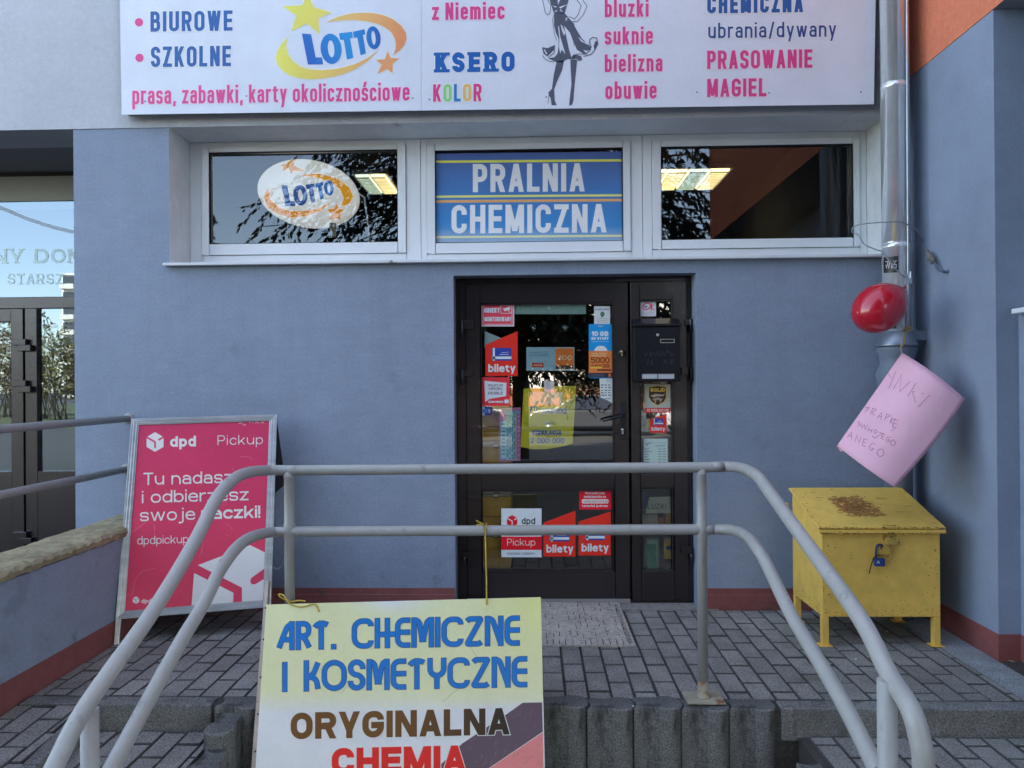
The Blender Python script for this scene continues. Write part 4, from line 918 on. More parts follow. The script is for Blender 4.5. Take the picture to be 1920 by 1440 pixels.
def f(s):
    s.rect(1104, 658, 1148, 699, al(222, 120, 62)); s.rect(1104.5, 699, 1148, 708, al(34, 40, 58)); s.rect(1141, 701, 1145.5, 706.5, al(226, 110, 60), 2); s.rect(1107, 701, 1133, 706.5, al(62, 68, 90), 2)
    s.poly([(1126.5 - 12, 658)] + [(1126.5 + 12 * math.cos(a), 658 - 10 * math.sin(a)) for a in [R(180 - x) for x in range(0, 181, 15)]], al(196, 220, 230), 2)
    s.text('10 GB', 1109, 1141, 630.3, 9.2, 2.4, cWH, 2, gap=.8, space=.3); s.text('NA START', 1109, 1141, 637, 5, 1.5, cWH, 2, gap=.5); s.line([(1109, 640.3), (1141, 640.3)], .7, al(150, 200, 240), 2); s.rect(1122, 610.5, 1130, 612.6, al(140, 170, 190), 2)
    s.text('5000', 1108, 1142.5, 680.5, 10.6, 1.6, al(70, 26, 22), 2, gap=1); s.text('GB', 1130, 1142.5, 689.3, 6.4, 1.1, al(70, 26, 22), 2, gap=1); s.text('za darmo', 1108, 1128, 686.3, 3.2, .7, al(90, 40, 26), 2, gap=.4); s.rect(1107.5, 688, 1128.5, 690.8, al(236, 186, 70), 2)
    s.text('orange na karte', 1109, 1138, 663.8, 2.6, .6, al(240, 200, 180), 2, gap=.3); s.text('zawsze ponad', 1109, 1136, 668, 2.6, .6, al(240, 200, 180), 2, gap=.3); s.rect(1120, 692.3, 1146, 695.7, al(90, 52, 40), 2)
sticker('offer_card', 'tall blue and orange mobile data offer card at the right edge of the door glass', 'poster', f, quad=roundpath(R4(1104, 607.5, 1148, 709), 3, True), col=al(14, 140, 226))
def f(s):
    s.text('lycamobile', 1116, 1142, 581.5, 3.6, .7, al(60, 110, 170), 1, gap=.4); s.ell(1129.5, 589, 4, 5, al(70, 120, 100), 1); s.rect(1127, 593, 1131, 595, al(80, 120, 100), 1)
    for y in (597.5, 600.5, 604): s.line([(1119, y), (1139, y)], .6, al(130, 140, 160), 1)
sticker('leaflet', 'white leaflet with a green head mark behind the top of the offer card', 'leaflet', f, quad=R4(1114, 574, 1143.8, 610), col=al(186, 206, 226), lift=.0012)
def f(s):
    for j, y in enumerate((722, 726.5, 732, 736.5, 741)):
        for i, x in enumerate((1127, 1134, 1140.5)): s.rect(x, y - 1, x + (3.4 if (i + j) % 3 else 4.6), y + .8, al(110, 122, 140) if (i * j) % 2 else al(60, 72, 96), 1)
    s.ell(1131, 741, 1.8, 1.8, al(110, 122, 140), 2, n=10); s.line([(1131, 748), (1144, 747.5)], 1.6, al(110, 125, 150), 1); s.line(R4(1138.5, 711.5, 1144, 715), .7, al(110, 122, 140), 1, True)
sticker('opening_list', 'narrow white pictogram list with torn pointed bottom under the offer card', 'notice', f, quad=[(1124, 709.5), (1148, 709.5), (1148, 756), (1140, 751), (1126, 745.5)], col=al(184, 206, 222), lift=.0015)
def f(s):
    cr = al(196, 40, 80)
    s.ell(1212.5, 574.3, 8.4, 6.6, cr, 1, R(-28), (6.4, 4.6)); s.line([(1222, 567.5), (1220.5, 582)], 1.6, cr, 1); s.line([(1226.5, 570), (1221, 576), (1227, 581.5)], 1.3, cr, 1.5); s.ell(1210.8, 575, 3, 2, al(90, 140, 190), 2); s.line([(1203, 587), (1227, 586)], .6, al(160, 180, 210), 1); s.line([(1203, 589.5), (1227, 589)], .6, al(160, 180, 210), 1)
sticker('approval_sticker', 'small white square sticker with a red Ok above the mailbox', 'sticker', f, quad=roundpath(R4(1200, 563, 1230, 593), 1.5, True), col=al(196, 212, 236))
def f(s):
    sh = [(1216.5, 726), (1233, 723), (1249, 725.5), (1249.5, 745), (1245, 754), (1233, 760.5), (1221, 753), (1216, 744)]
    s.poly(sh, al(54, 46, 36)); s.line(sh, 1.4, al(196, 176, 96), 2, True); s.text('SOLID', 1219.5, 1247, 734.5, 7, 2.1, al(206, 180, 84), 3, gap=.5)
    s.poly([(1219, 742), (1229, 738.5), (1242, 740), (1247, 738), (1243, 743), (1232, 743), (1226, 745)], al(170, 166, 160), 3); s.poly([(1223, 748), (1234, 745), (1243, 748), (1240, 752), (1233, 749), (1228, 753)], al(150, 146, 140), 3); s.line([(1230, 752), (1228, 756)], 1.2, al(190, 170, 120), 3); s.line([(1237, 750), (1239, 756)], 1.2, al(190, 170, 120), 3)
    s.rect(1208.5, 764.6, 1257, 774, al(190, 44, 52)); s.text('12 666 60 06', 1212, 1254, 772, 5.4, 1, al(236, 210, 210), 2, gap=.5, space=.3)
sticker('security_sticker', 'pale sticker with a dark gold edged shield and red phone strip under the mailbox', 'sticker', f, quad=R4(1208.5, 720.5, 1257, 774), col=al(160, 180, 186))
def f(s):
    s.line([(1211, 831), (1213.5, 834.5), (1216, 831), (1222, 830)], 1.2, al(60, 90, 70), 1); s.line([(1227, 831), (1249, 830)], .6, al(130, 150, 160), 1); s.line([(1229, 836.5), (1247, 835.5)], .9, al(60, 76, 90), 1)
    for i, y in enumerate((842, 846.8, 851.5, 856.5, 861.5, 866.5, 871.5)): s.line([(1208.5, y), (1208.5 + (9, 14, 8, 6, 10, 9, 12)[i], y)], 1, al(70, 84, 100), 1); s.line([(1234, y), (1240, y)], 1, al(70, 84, 100), 1); s.line([(1242.5, y), (1248.5, y)], 1, al(70, 84, 100), 1)
sticker('opening_hours', 'pale blue typed opening hours sheet low in the narrow side light', 'notice', f, quad=R4(1207, 822.5, 1252, 885.5), col=al(164, 198, 208), mt=m_paper, lift=.0015)
def f(s): s.text('LUZKI', 1214.5, 1249, 954.5, 10.3, 1.1, al(36, 44, 48), 1, gap=2.2)
sticker('paper_note', 'pale slanted paper note reading LUZKI in the lower pane of the side light', 'note', f, quad=[(1217.5, 932), (1259.8, 931), (1258.3, 961.7), (1210, 963)], col=al(176, 206, 206), mt=m_paper, y=YD + .02)
def f(s):
    s.text('Oszczędź czas', 1097, 1134, 926.6, 4.4, .95, cWH, 1, gap=.5); s.text('nadaj paczkę na', 1095, 1136, 933.2, 4.4, .95, cWH, 1, gap=.5); s.rrect(1091, 936, 1141, 944, 2.5, al(236, 210, 226)); s.text('nadaj.dpd.com.pl', 1093, 1139, 942, 4.2, .7, al(170, 90, 110), 2, gap=.5); s.text('i przynieś ją do nas', 1091.5, 1140, 950.5, 4.4, .95, cWH, 1, gap=.5)
sticker('parcel_tip_sticker', 'dark red sticker with four white text lines at the top of the lower pane', 'sticker', f, quad=R4(1086, 918.8, 1146.5, 955.3), col=al(206, 18, 48))
def cube(s, cx, cy, r, c1, c2, l=2):
    a = r * .866
    s.poly([(cx, cy - r), (cx + a, cy - r / 2), (cx + a, cy + r / 2), (cx, cy + r), (cx - a, cy + r / 2), (cx - a, cy - r / 2)], c1, l)
    s.line([(cx - a * 1.02, cy - r * .5), (cx, cy), (cx, cy + r * .62)], r * .17, c2, l + 1); s.line([(cx + a * .38, cy - r * .2), (cx + a * 1.02, cy - r * .52)], r * .17, c2, l + 1)
def f(s):
    s.rect(940, 1006, 1015.4, 1031, al(206, 16, 46)); cube(s, 960.3, 977, 11.3, al(206, 16, 46), cWH); s.text('dpd', 978, 1003.5, 982.5, 12, 2, al(36, 34, 40), 2, gap=1.4)
    s.text('Pickup', 951, 1003.5, 1023, 13, 1.1, al(240, 214, 226), 2, gap=2); s.text('NADANIA | ODBIORY', 951.5, 1003.5, 1040, 4, .6, al(90, 96, 110), 2, gap=.5)
sticker('parcel_point_sticker', 'white parcel point sticker with a red cube mark and red band, low on the door', 'sticker', f, quad=R4(940, 953.3, 1015.4, 1044.8), col=cWH)
def f(s):
    s.text('BILETOMAT ZTM', 1052, 1116, 885.3, 8.5, 1.8, al(70, 150, 200), 1, gap=.8); s.rrect(1121, 879, 1144, 884.5, 2.5, al(60, 160, 206))
sticker('ticket_strip', 'white strip sticker with blue lettering half hidden behind the top handrail', 'sticker', f, quad=R4(1048.5, 868, 1148.5, 889.0), col=al(184, 208, 226))
# inside the glass
YI = YD + .022
def f(s):
    s.rect(987.5, 651, 1041, 695, al(128, 172, 196)); s.rect(1041.5, 653, 1075.6, 692, al(206, 116, 56), 2); s.text('100', 1047, 1073, 675, 8.5, 1.7, al(226, 190, 160), 3, gap=1.2); s.rect(1042, 685, 1075, 692, al(70, 60, 56), 3)
    s.rect(997, 680, 1019, 689, al(160, 76, 58), 2); s.line([(1000, 685), (1016, 684.5)], 2, al(200, 160, 150), 3)
    for y in (661, 665, 668): s.line([(992, y), (1028, y - 1.5)], .8, al(70, 110, 140), 2)
sticker('loan_leaflet', 'pale blue and orange leaflet with a large 100 hanging inside the door glass', 'leaflet', f, quad=R4(987, 651, 1077, 695), col=al(150, 180, 196), mt=m_paper, y=YI)
yg = al(186, 184, 46)
s = Sheet(flaty(YI), .00045)
s.base([(982, 729), (1030, 724), (1080, 723.5), (1077, 780), (1073.5, 832), (1050, 838), (1025, 842), (1000, 842.5), (976, 838), (979, 780)], al(168, 174, 46), .0006)
dk = al(60, 80, 112); lt_ = al(150, 174, 190)
s.rect(983, 737, 1062, 777, al(190, 186, 60)); s.rect(994, 735, 1055, 759, al(236, 230, 190), 2); s.rect(1020, 714.5, 1039, 735, al(200, 206, 222), 2)
s.line([(982, 760), (982.5, 774), (1010, 775.5), (1013, 761)], .7, al(110, 112, 40), 2)
s.text('70', 992, 1007.5, 772, 10, 2, dk, 3, gap=2.5, halo=(.9, lt_)); s.text('000 000', 1014, 1062, 775.5, 9.5, 1.9, al(110, 128, 150), 3, gap=.9, halo=(.9, lt_), space=.3)
def star(cx, cy, r): return [(cx + (r if k % 2 == 0 else r * .48) * math.sin(k * math.pi / 5), cy - (r if k % 2 == 0 else r * .48) * math.cos(k * math.pi / 5)) for k in range(10)]
s.poly(star(1027.5, 795, 10.5), al(150, 180, 170), 2); s.poly(star(1027.5, 795, 9), al(176, 190, 90), 3); s.text('Lotto', 1019, 1036, 795.5, 4.5, 1, al(70, 110, 150), 4, gap=.3, shear=.2)
s.text('KUMULACJA', 998, 1053, 815.3, 8.5, 2.1, dk, 3, gap=.6, halo=(.9, lt_)); s.text('2 000 000', 994, 1058, 831, 10, 2, dk, 3, gap=1, halo=(.9, lt_), space=.7)
s.line([(981, 792), (995, 797), (1009, 799)], .6, al(80, 80, 40), 2)
tag(s.build('jackpot_poster', m_paper), 'large yellow green jackpot poster with curved lower edge inside the door glass', 'poster')
def f(s):
    s.rect(945, 771, 975, 776, al(90, 150, 190)); s.rect(949, 777, 968, 862, al(120, 178, 200)); s.rect(939, 790, 949, 860, al(126, 190, 214), 1.5)
    for j in range(17):
        y = 779 + j * 4.9; s.line([(950, y), (967, y)], .5, al(40, 70, 96), 2)
        for i in range(4): s.rect(951 + i * 4.2, y + 1.2, 953 + i * 4.2, y + 3.6, al(36, 66, 92) if (i * 7 + j * 3) % 4 else al(150, 190, 206), 2.5)
    for j in range(9): s.ell(972.5, 781 + j * 9, 1.3, 1.3, al(206, 170, 196), 2, n=8); s.rect(941, 794 + j * 7, 947, 796.5 + j * 7, al(60, 110, 140), 2)
sticker('lottery_coupon_sheet', 'tall pink and turquoise printed number sheet inside the door glass, left', 'poster', f, quad=[(936.5, 765.5), (976, 764), (976, 864), (936.5, 866)], col=al(150, 104, 150), mt=m_paper, y=YI)
def f(s): pass
sticker('door_transom_sheet', 'plain pale teal translucent strip across the top of the door glass', 'sheet', f, quad=R4(950, 566, 1098.8, 589), col=al(120, 158, 164), mt=m_paper, y=YI)
sticker('grey_leaflet', 'pale blue corner of a paper behind the upper red ticket sticker', 'leaflet', f, quad=[(909, 621), (940, 634), (912, 650), (908, 652)], col=al(140, 172, 190), mt=m_paper, y=YI)
s = Sheet(flaty(YD + .0145), .0004); s.text('SUP. UITKOSU', 909, 1026, 886.5, 17, 2.2, al(212, 186, 96), 1, gap=3, space=.6)
tag(s.build('gold_lettering', m_print), 'gold vinyl lettering along the bottom of the upper door pane behind the rail', 'lettering')
for px in (1000, 1059.5):
    sc = M(); c = aty(px, 615, YI); sc.lathe(c, (0, -1, 0), [(0, .022), (.003, .021), (.007, .010), (.012, .008)], 20); tag(sc.build('suction_cup', glassmat('clear_rubber', .12, (.6, .65, .65))), 'clear round suction cup %s' % ('on the left, high in the dark door glass' if px < 1030 else 'on the right, high in the dark door glass'), 'suction cup', 'suction cups on the door glass')

# ---------------------------------------------------------------- mailbox on the side light
mf = flaty(YD - .012 - .105); mq = lambda a, b: mf(a, b)
p, q = mq(1190, 716), mq(1275.5, 612); yb_ = YD - .0125
m_mail = mat('black_lacquer', (.006, .0065, .011), .33, noise=(30, .25), bump=[(90, .12, 3)], spec=.28)
mbx = thing('mailbox', ((p.x + q.x) / 2, yb_, p.z), 'black metal mailbox with two white name slots hung on the side light', 'mailbox')
m = M(); m.box(p.x, mf.p.y, p.z, q.x, yb_, q.z); m.build('body', m_mail, mbx, bevel=.004)
m = M(); zt = mq(1230, 603).z; m.add([(p.x - .006, mf.p.y - .012, q.z + .001), (q.x + .006, mf.p.y - .012, q.z + .001), (q.x + .006, yb_, q.z + .001), (p.x - .006, yb_, q.z + .001), (p.x - .006, mf.p.y - .012, q.z + .016), (q.x + .006, mf.p.y - .012, q.z + .016), (q.x + .006, yb_, zt + .03), (p.x - .006, yb_, zt + .03)],
    [(3, 2, 1, 0), (4, 5, 6, 7), (0, 1, 5, 4), (1, 2, 6, 5), (2, 3, 7, 6), (3, 0, 4, 7)]); m.build('flap_lid', m_mail, mbx, bevel=.003)
m = M(); c = mq(1233, 628); m.lathe(c + Vector((0, -.008, 0)), (0, 1, 0), [(0, .006), (.001, .009), (.009, .009)], 16); m.build('lock', m_steel, mbx)
m = M(); a, b = mq(1238, 643), mq(1264.5, 635.6); ring(m, a.x, a.z, b.x, b.z, .003, .003, .003, .003, mf.p.y - .004, mf.p.y - .0005); m.build('window_frame', m_steel, mbx)
for x0, x1 in ((1204.5, 1231.5), (1235, 1263)):
    m = M(); a, b = mq(x0, 709.5), mq(x1, 702); m.box(a.x, mf.p.y - .003, a.z, b.x, mf.p.y - .0005, b.z); ring(m, a.x - .003, a.z - .003, b.x + .003, b.z + .003, .003, .003, .003, .003, mf.p.y - .005, mf.p.y - .0006, 1); m.build('name_slot', [mat('name_card', (.55, .58, .62), .5), m_steel], mbx)
s = Sheet(mf, .0003); cc = al(58, 66, 84)
for pl in ([(1209, 667), (1214, 660), (1211, 668)], [(1218, 668), (1220, 659), (1222, 668), (1226, 660)], [(1229, 668), (1233, 658), (1236, 668), (1241, 657), (1242, 668)], [(1246, 667), (1251, 657), (1255, 662), (1263, 664), (1257, 668)], [(1214, 684), (1216, 673)], [(1220, 684), (1222, 674), (1225, 684)], [(1244, 683), (1247, 674), (1252, 683)], [(1256, 675), (1262, 675), (1257, 681), (1263, 683)]): s.line(pl, .7, cc, 1)
s.build('scratched_writing', m_print, mbx)

# ---------------------------------------------------------------- things in the shop behind the door
yc = al(190, 160, 42)
def carton(x0, px_top, py_top, py_bot, lab):
    yy = YD + .10; a = aty(x0, py_bot, yy); b = aty(px_top, py_top, yy); t = thing('paper_carton', (a.x, yy, a.z), lab, 'carton', 'yellow office paper cartons behind the door')
    m = M(); m.box(a.x, yy, a.z, b.x, yy + .3, b.z - .002); m.build('box', mat('yellow_carton', yc, .6, noise=(5, .12)), t, bevel=.003)
    s = Sheet(flaty(yy - .0006), .0004); k = py_bot - py_top
    if k > 40:
        s.rect(x0, py_top + 2, px_top, py_top + k * .26, al(150, 160, 150)); s.line([(x0, py_top + k * .2), (px_top, py_top + k * .2)], 5, al(70, 76, 66), 2); s.ell(930, py_top + k * .2, 8, 5.5, al(70, 76, 66), 2.5); s.ell(930, py_top + k * .2, 5, 3.4, al(170, 178, 172), 3)
        s.text('OFFICE', 916, 948, py_top + k * .62, 8, 1.2, al(206, 190, 110), 2, gap=1.2)
    else: s.line([(x0, py_bot - 3), (px_top, py_bot - 3)], 1, al(150, 126, 40), 1)
    s.build('print', m_print, t)
for i, (t_, b_) in enumerate(((772, 800), (801, 826), (827, 868), (869, 917), (919, 968), (969, 993), (994, 1044), (1045, 1066))):
    carton(890, 958, t_, b_, ['topmost yellow carton behind the number sheet in the door', 'second yellow carton from the top behind the number sheet', 'yellow carton with a grey clasp print at the number sheet foot', 'yellow carton behind the top handrail', 'yellow office carton with grey clasp band at the top of the lower pane', 'plain yellow carton beside the white parcel sticker', 'yellow office carton behind the yellow string', 'lowest yellow carton at the bottom of the door pane'][i])
def prod(name, lab, cat, fn): t = tag(fn(), lab, cat); return t
m = M(); a = aty(1222, 1064, YD + .10); h_ = aty(1222, 1008, YD + .10).z - a.z; m.lathe(a, (0, 0, 1), [(0, .045), (.004, .05), (h_ - .004, .05), (h_, .045)], 24, 0, al(150, 200, 190)); m.box(a.x - .04, a.y - .052, a.z + .02, a.x + .02, a.y - .0505, a.z + h_ - .03, 0, al(70, 150, 140))
tag(m.build('paper_towel_roll', m_print), 'wrapped pale green paper towel roll in the lower side light pane', 'paper towel')
m = M(); a = aty(1246, 1048, YD + .075); b = aty(1262, 1003, YD + .075); m.box(a.x, a.y, a.z, b.x + .02, a.y + .05, b.z, 0, al(226, 190, 40)); m.box(a.x + .01, a.y - .001, a.z + .06, b.x, a.y, a.z + .085, 0, al(50, 80, 120)); m.box(a.x + .003, a.y - .001, b.z - .04, a.x + .035, a.y, b.z - .015, 0, al(190, 200, 200))
tag(m.build('cloth_pack', m_print, bevel=.004), 'yellow cleaning cloth pack beside the paper towel roll', 'package')
m = M(); a = aty(1200, 953, YD + .10); m.lathe(a + Vector((.03, 0, 0)), (0, 0, 1), [(0, .05), (.01, .055), (.05, .05), (.07, .02), (.10, .015)], 16, 0, al(36, 74, 150)); tag(m.build('blue_bottle', m_print), 'dark blue bottle behind the slanted paper note', 'bottle')
m = M(); a = aty(1196, 984, YD + .10); b = aty(1234, 964, YD + .10); m.box(a.x, a.y, a.z, b.x, a.y + .2, b.z, 0, al(150, 166, 156)); tag(m.build('folded_pack', m_print, bevel=.004), 'pale grey pack below the slanted paper note', 'package')
m = M(); a = aty(1240, 995, YD + .09); b = aty(1262, 962, YD + .09); m.box(a.x + .03, a.y, a.z, b.x + .04, a.y + .08, b.z, 0, al(206, 176, 40)); m.box(a.x - .02, a.y + .01, a.z, a.x + .029, a.y + .08, b.z - .03, 0, al(150, 90, 70)); tag(m.build('soap_box', m_print, bevel=.003), 'yellow box at the right edge of the lower side light pane', 'box')
m = M(); a = aty(1190, 890, YD + .3); b = aty(1290, 845, YD + .3); sh_ = thing('display_shelf', (a.x, a.y, a.z), 'dark shelf board with bottles seen in the narrow side light', 'shelf')
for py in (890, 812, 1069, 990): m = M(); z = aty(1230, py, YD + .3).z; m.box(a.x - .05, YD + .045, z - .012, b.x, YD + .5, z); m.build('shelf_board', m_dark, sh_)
bc = [al(40, 110, 176), al(36, 128, 170), al(206, 180, 60), al(60, 140, 110), al(30, 84, 160)]
for i, (px, zt_, pz) in enumerate(((1207, 782, 810), (1254, 770, 810), (1250, 826, 888), (1258, 850, 888), (1203, 845, 888))):
    m = M(); a = aty(px, pz, YD + .10); h_ = max(.08, aty(px, zt_, YD + .10).z - a.z); r_ = .028; m.lathe(a, (0, 0, 1), [(0, r_ * .9), (.004, r_), (h_ * .65, r_), (h_ * .8, r_ * .45), (h_ * .85, r_ * .5), (h_, r_ * .5)], 16, 0, bc[i])
    tag(m.build('detergent_bottle', m_print), ['dark blue detergent bottle left of the red ticket sticker in the side light', 'teal detergent bottle right of the shield sticker', 'yellow detergent bottle behind the opening hours sheet', 'green detergent bottle at the right edge beside the opening hours', 'blue detergent bottle left of the opening hours sheet'][i], 'bottle', 'detergent bottles on the shelf')

# ---------------------------------------------------------------- low wall with stone coping on the left
lw = thing('low_wall', (XL - .13, -1.9, 0), 'low blue grey wall with rough sandstone coping and maroon base on the left', 'wall')
ZC = .555
m = M(); m.box(XL - .24, -3.6, -.6, XL, -.001, ZC); m.build('wall_body', m_blue, lw)
m = M(); m.box(XL - .002, -3.6, -.6, XL + .006, -.012, .12); m.build('plinth', m_plinth, lw)
m_stone = mat('mossy_sandstone', (.33, .285, .17), .9, noise=[(4, .22), (22, .22), (80, .15)], bump=[(25, 1.0, 6), (9, .9, 4, (1, .35, 1))], stain=[(6, .58, .12, (.17, .175, .07)), (9, .64, .06, (.40, .36, .26)), (16, .66, .05, (.13, .11, .09))])
rnd = random.Random(3); nx, ny = 10, 16; x0, x1 = XL - .27, XL + .012; y_ = -.02
while y_ > -3.6:
    ln = rnd.uniform(.36, .50); ya, yb2 = y_ - ln + .007, y_; y_ -= ln; m = M(); vs = []; fs = []; hz = rnd.uniform(-.004, .005); ox = rnd.uniform(-.006, .006); k = nx + 5
    for j in range(ny + 1):
        yy = ya + (yb2 - ya) * j / ny; eR = x1 + ox + rnd.uniform(-.006, .006); eL = x0 + ox + rnd.uniform(-.008, .006); z_ = ZC + .060 + hz - (.010 if j in (0, ny) else 0)
        rowv = [(eL + .01, yy, ZC + .003), (eL, yy, ZC + .03 + rnd.uniform(-.006, .006))]
        for i in range(nx + 1): u = i / nx; rowv.append((eL + .010 + (eR - eL - .020) * u, yy, z_ + rnd.uniform(-.0045, .0045) - (.008 if i in (0, nx) else 0)))
        vs += rowv + [(eR + .003, yy, ZC + .034 + rnd.uniform(-.008, .008)), (eR - .006, yy, ZC + .003 + rnd.uniform(0, .004))]
    for j in range(ny): fs += [(j * k + i, j * k + i + 1, (j + 1) * k + i + 1, (j + 1) * k + i) for i in range(k - 1)] + [(j * k + k - 1, j * k, (j + 1) * k, (j + 1) * k + k - 1)]
    fs += [tuple(range(ny * k, ny * k + k)), tuple(range(k - 1, -1, -1))]; m.add(vs, fs); m.build('coping_stone', m_stone, lw)
m = M(); m.box(XL - .235, -3.6, ZC + .001, XL - .01, -.02, ZC + .028); m.build('mortar_bed', m_mortar, lw)
# wall rails of the left ramp
wr = thing('ramp_handrail', tuple(aty(240, 880, 0)), 'pair of grey tube rails running from the wall above the stone coping', 'handrail')
for py, in ((785,), (880,)):
    a = aty(240 if py < 800 else 236, py, -.004); m = M(); m.tube([a, a + Vector((0, -3.3, 0))], .0215, 16); m.lathe(a + Vector((0, 0.002, 0)), (0, -1, 0), [(0, .034), (.004, .034), (.008, .026)], 18); m.build('rail_tube', m_rail, wr)
for y_ in (-1.75, -3.2): m = M(); a = aty(240, 785, -.004); m.tube([(a.x, y_, a.z), (a.x, y_, ZC + .05)], .0205, 14); m.build('post', m_rail, wr)

# ---------------------------------------------------------------- the U shaped handrail in front
def smooth(pts, n=6):
    pts = [Vector(p) for p in pts]; out = []
    for i in range(len(pts) - 1):
        p0, p1, p2, p3 = pts[max(i - 1, 0)], pts[i], pts[i + 1], pts[min(i + 2, len(pts) - 1)]
        for j in range(n):
            t = j / n; out.append(.5 * (2 * p1 + (p2 - p0) * t + (2 * p0 - 5 * p1 + 4 * p2 - p3) * t * t + (3 * p1 - p0 - 3 * p2 + p3) * t ** 3))
    return out + [pts[-1]]
RD = 3.16; rr = .0228
hr = thing('handrail', tuple(atz(1315, 1310, 0)), 'grey painted tube handrail curving down both sides of the steps', 'handrail')
XR_, XLh = .862, -1.15
L_up = [(406, 935), (365, 1016), (289, 1143), (163, 1322), (101, 1440), (60, 1520)]
L_lo = [(443, 1028), (425, 1051), (407, 1079.5), (379, 1137), (329.4, 1220), (209, 1440), (170, 1512)]
R_up = [(1440, 919), (1514, 1021), (1612, 1158), (1667, 1265)]
R_lo = [(1440, 1063), (1481, 1148), (1516, 1208), (1552, 1268), (1590, 1335), (1633, 1421), (1647, 1449)]
pl = [at(600, 881.5, RD), at(560, 881.8, RD), at(542, 882, RD), at(518, 881.5, RD), at(496, 882.3, 3.115), at(465, 886, 2.90), at(438, 899, 2.71)] + [atx(a, b, XLh) for a, b in L_up]
pr = [at(1290, 876.3, RD), at(1335, 875.6, RD), at(1365, 874.8, RD), at(1393, 878.5, 3.0), at(1420, 893, 2.77)] + [atx(a, b, XR_) for a, b in R_up] + [at(1706, 1327, 1.635), at(1724, 1384, 1.60), at(1732, 1440, 1.59), at(1736, 1600, 1.585)]
m = M(); m.tube(smooth(pl[::-1] + pr), rr, 16); m.build('top_rail', m_rail, hr)
ql = [at(600, 996.5, RD), at(560, 996.8, RD), at(542, 997, RD), at(510, 998, RD), at(486, 1002, 3.0), at(462, 1012, 2.83)] + [atx(a, b, XLh) for a, b in L_lo]
qr = [at(1280, 992.7, RD), at(1315, 992.5, RD), at(1340, 992.5, RD), at(1373, 994, 3.1), at(1400, 1005, 2.9), at(1421, 1030, 2.73)] + [atx(a, b, XR_) for a, b in R_lo]
m = M(); m.tube(smooth(ql[::-1] + qr), rr, 16); m.build('lower_rail', m_rail, hr)
for px, pyt in ((542, 882), (1315, 876)):
    t = at(px, pyt, RD); m = M(); dz = t.z - .012; m.tube([t, t - Vector((0, 0, rr)), t - Vector((0, 0, rr + .005)), t - Vector((0, 0, rr + .011)), Vector((t.x, t.y, .748 + rr + .012)), Vector((t.x, t.y, .748 + rr + .004)), Vector((t.x, t.y, .748 - rr - .004)), Vector((t.x, t.y, .748 - rr - .012)), Vector((t.x, t.y, .012))], [rr * .98, rr * 1.0, rr * 1.14, rr * .98, rr * .98, rr * 1.13, rr * 1.13, rr * .98, rr * .98], 16); m.build('post', m_rail, hr)
    if px > 1000:
        m = M(); c = Vector((t.x, t.y, .011)); m.box(c.x - .082, c.y - .062, .0065, c.x + .082, c.y + .058, .015); m.build('base_plate', m_rust, hr, bevel=.002)
        m = M(); m.lathe(c, (0, 0, 1), [(0.004, .030), (.010, .026), (.03, .0238), (.075, .0232)], 18); m.build('rusty_foot', m_rust, hr)
for px, py, d_ in ((1663, 1275, 1.735), (168, 1330, 1.83)):
    t = at(px, py, d_); m = M(); m.tube([t, Vector((t.x, t.y, -.4))], .0225, 16); m.build('post', m_rail, hr)

# ---------------------------------------------------------------- yellow board hung on the rail
bA, bB = at(497, 1134, 3.085), at(1013.5, 1120, 3.10); bC = at(1021, 1440, 2.935); bF = flat3(bA, bB, bC)
hb = thing('hanging_board', tuple(bF(760, 1440)), 'pale yellow chemist goods board tied to the rail with yellow string', 'sign')
s = Sheet(bF, .0006)
py_, pb_ = al(226, 232, 186), al(196, 214, 236)
def bg(x, y):
    t = max(0, min(1, (y - 1305) / 25)); c = tuple(a * (1 - t) + b * t for a, b in zip(py_, pb_))
    e = .55 * max(0, min(1, (x - 880) / 130)) * max(0, min(1, (1260 - y) / 120)); yy = al(228, 232, 130); c = tuple(a * (1 - e) + b * e for a, b in zip(c, yy))
    e = math.exp(-((x - 735) / 60) ** 2 - ((y - 1125) / 22) ** 2); c = tuple(a * (1 - e) + b * e for a, b in zip(c, pb_)); return c
s.base([(499, 1133.5), (1014, 1119.5), (1026.5, 1640), (466, 1640)], bg, .012, 22)
T = lambda p: T8(p, .33333, 440, 1080)
s.poly(T([(1729, 711), (1620, 713), (1530, 777), (1280, 942), (1130, 1090), (1050, 1150), (1340, 1150), (1431, 1080), (1733, 876)]), al(84, 74, 96), 1); s.poly(T([(1734, 880), (1431, 1083), (1300, 1180), (1740, 1180)]), al(216, 128, 140), 1)
dkb = al(30, 52, 110); bl = al(2, 112, 206); sl_ = -.0195
for str_, x0, x1, yb, H in (('ART.', 519, 630, 1219, 53), ('CHEMICZNE', 660, 974, 1216, 55.5), ('I', 529.5, 541.5, 1297, 55), ('KOSMETYCZNE', 570, 988, 1296, 57)):
    s.text(str_, x0, x1, yb, H, 8.7, bl, 3, gap=3.3, slope=sl_, table=DECO, halo=(.9, dkb))
bw = grad(al(96, 68, 30), al(30, 26, 26), 740, 0, 955, 0)
s.text('ORYGINALNA', 545, 956, 1386.5, 50, 12, bw, 3, gap=4.5, slope=-.0225, halo=(1.4, al(214, 222, 232))); s.text('CHEMIA', 622, 874, 1453, 50, 13, al(200, 32, 34), 3, gap=4.5, slope=-.0225, halo=(1.4, al(226, 210, 222)))
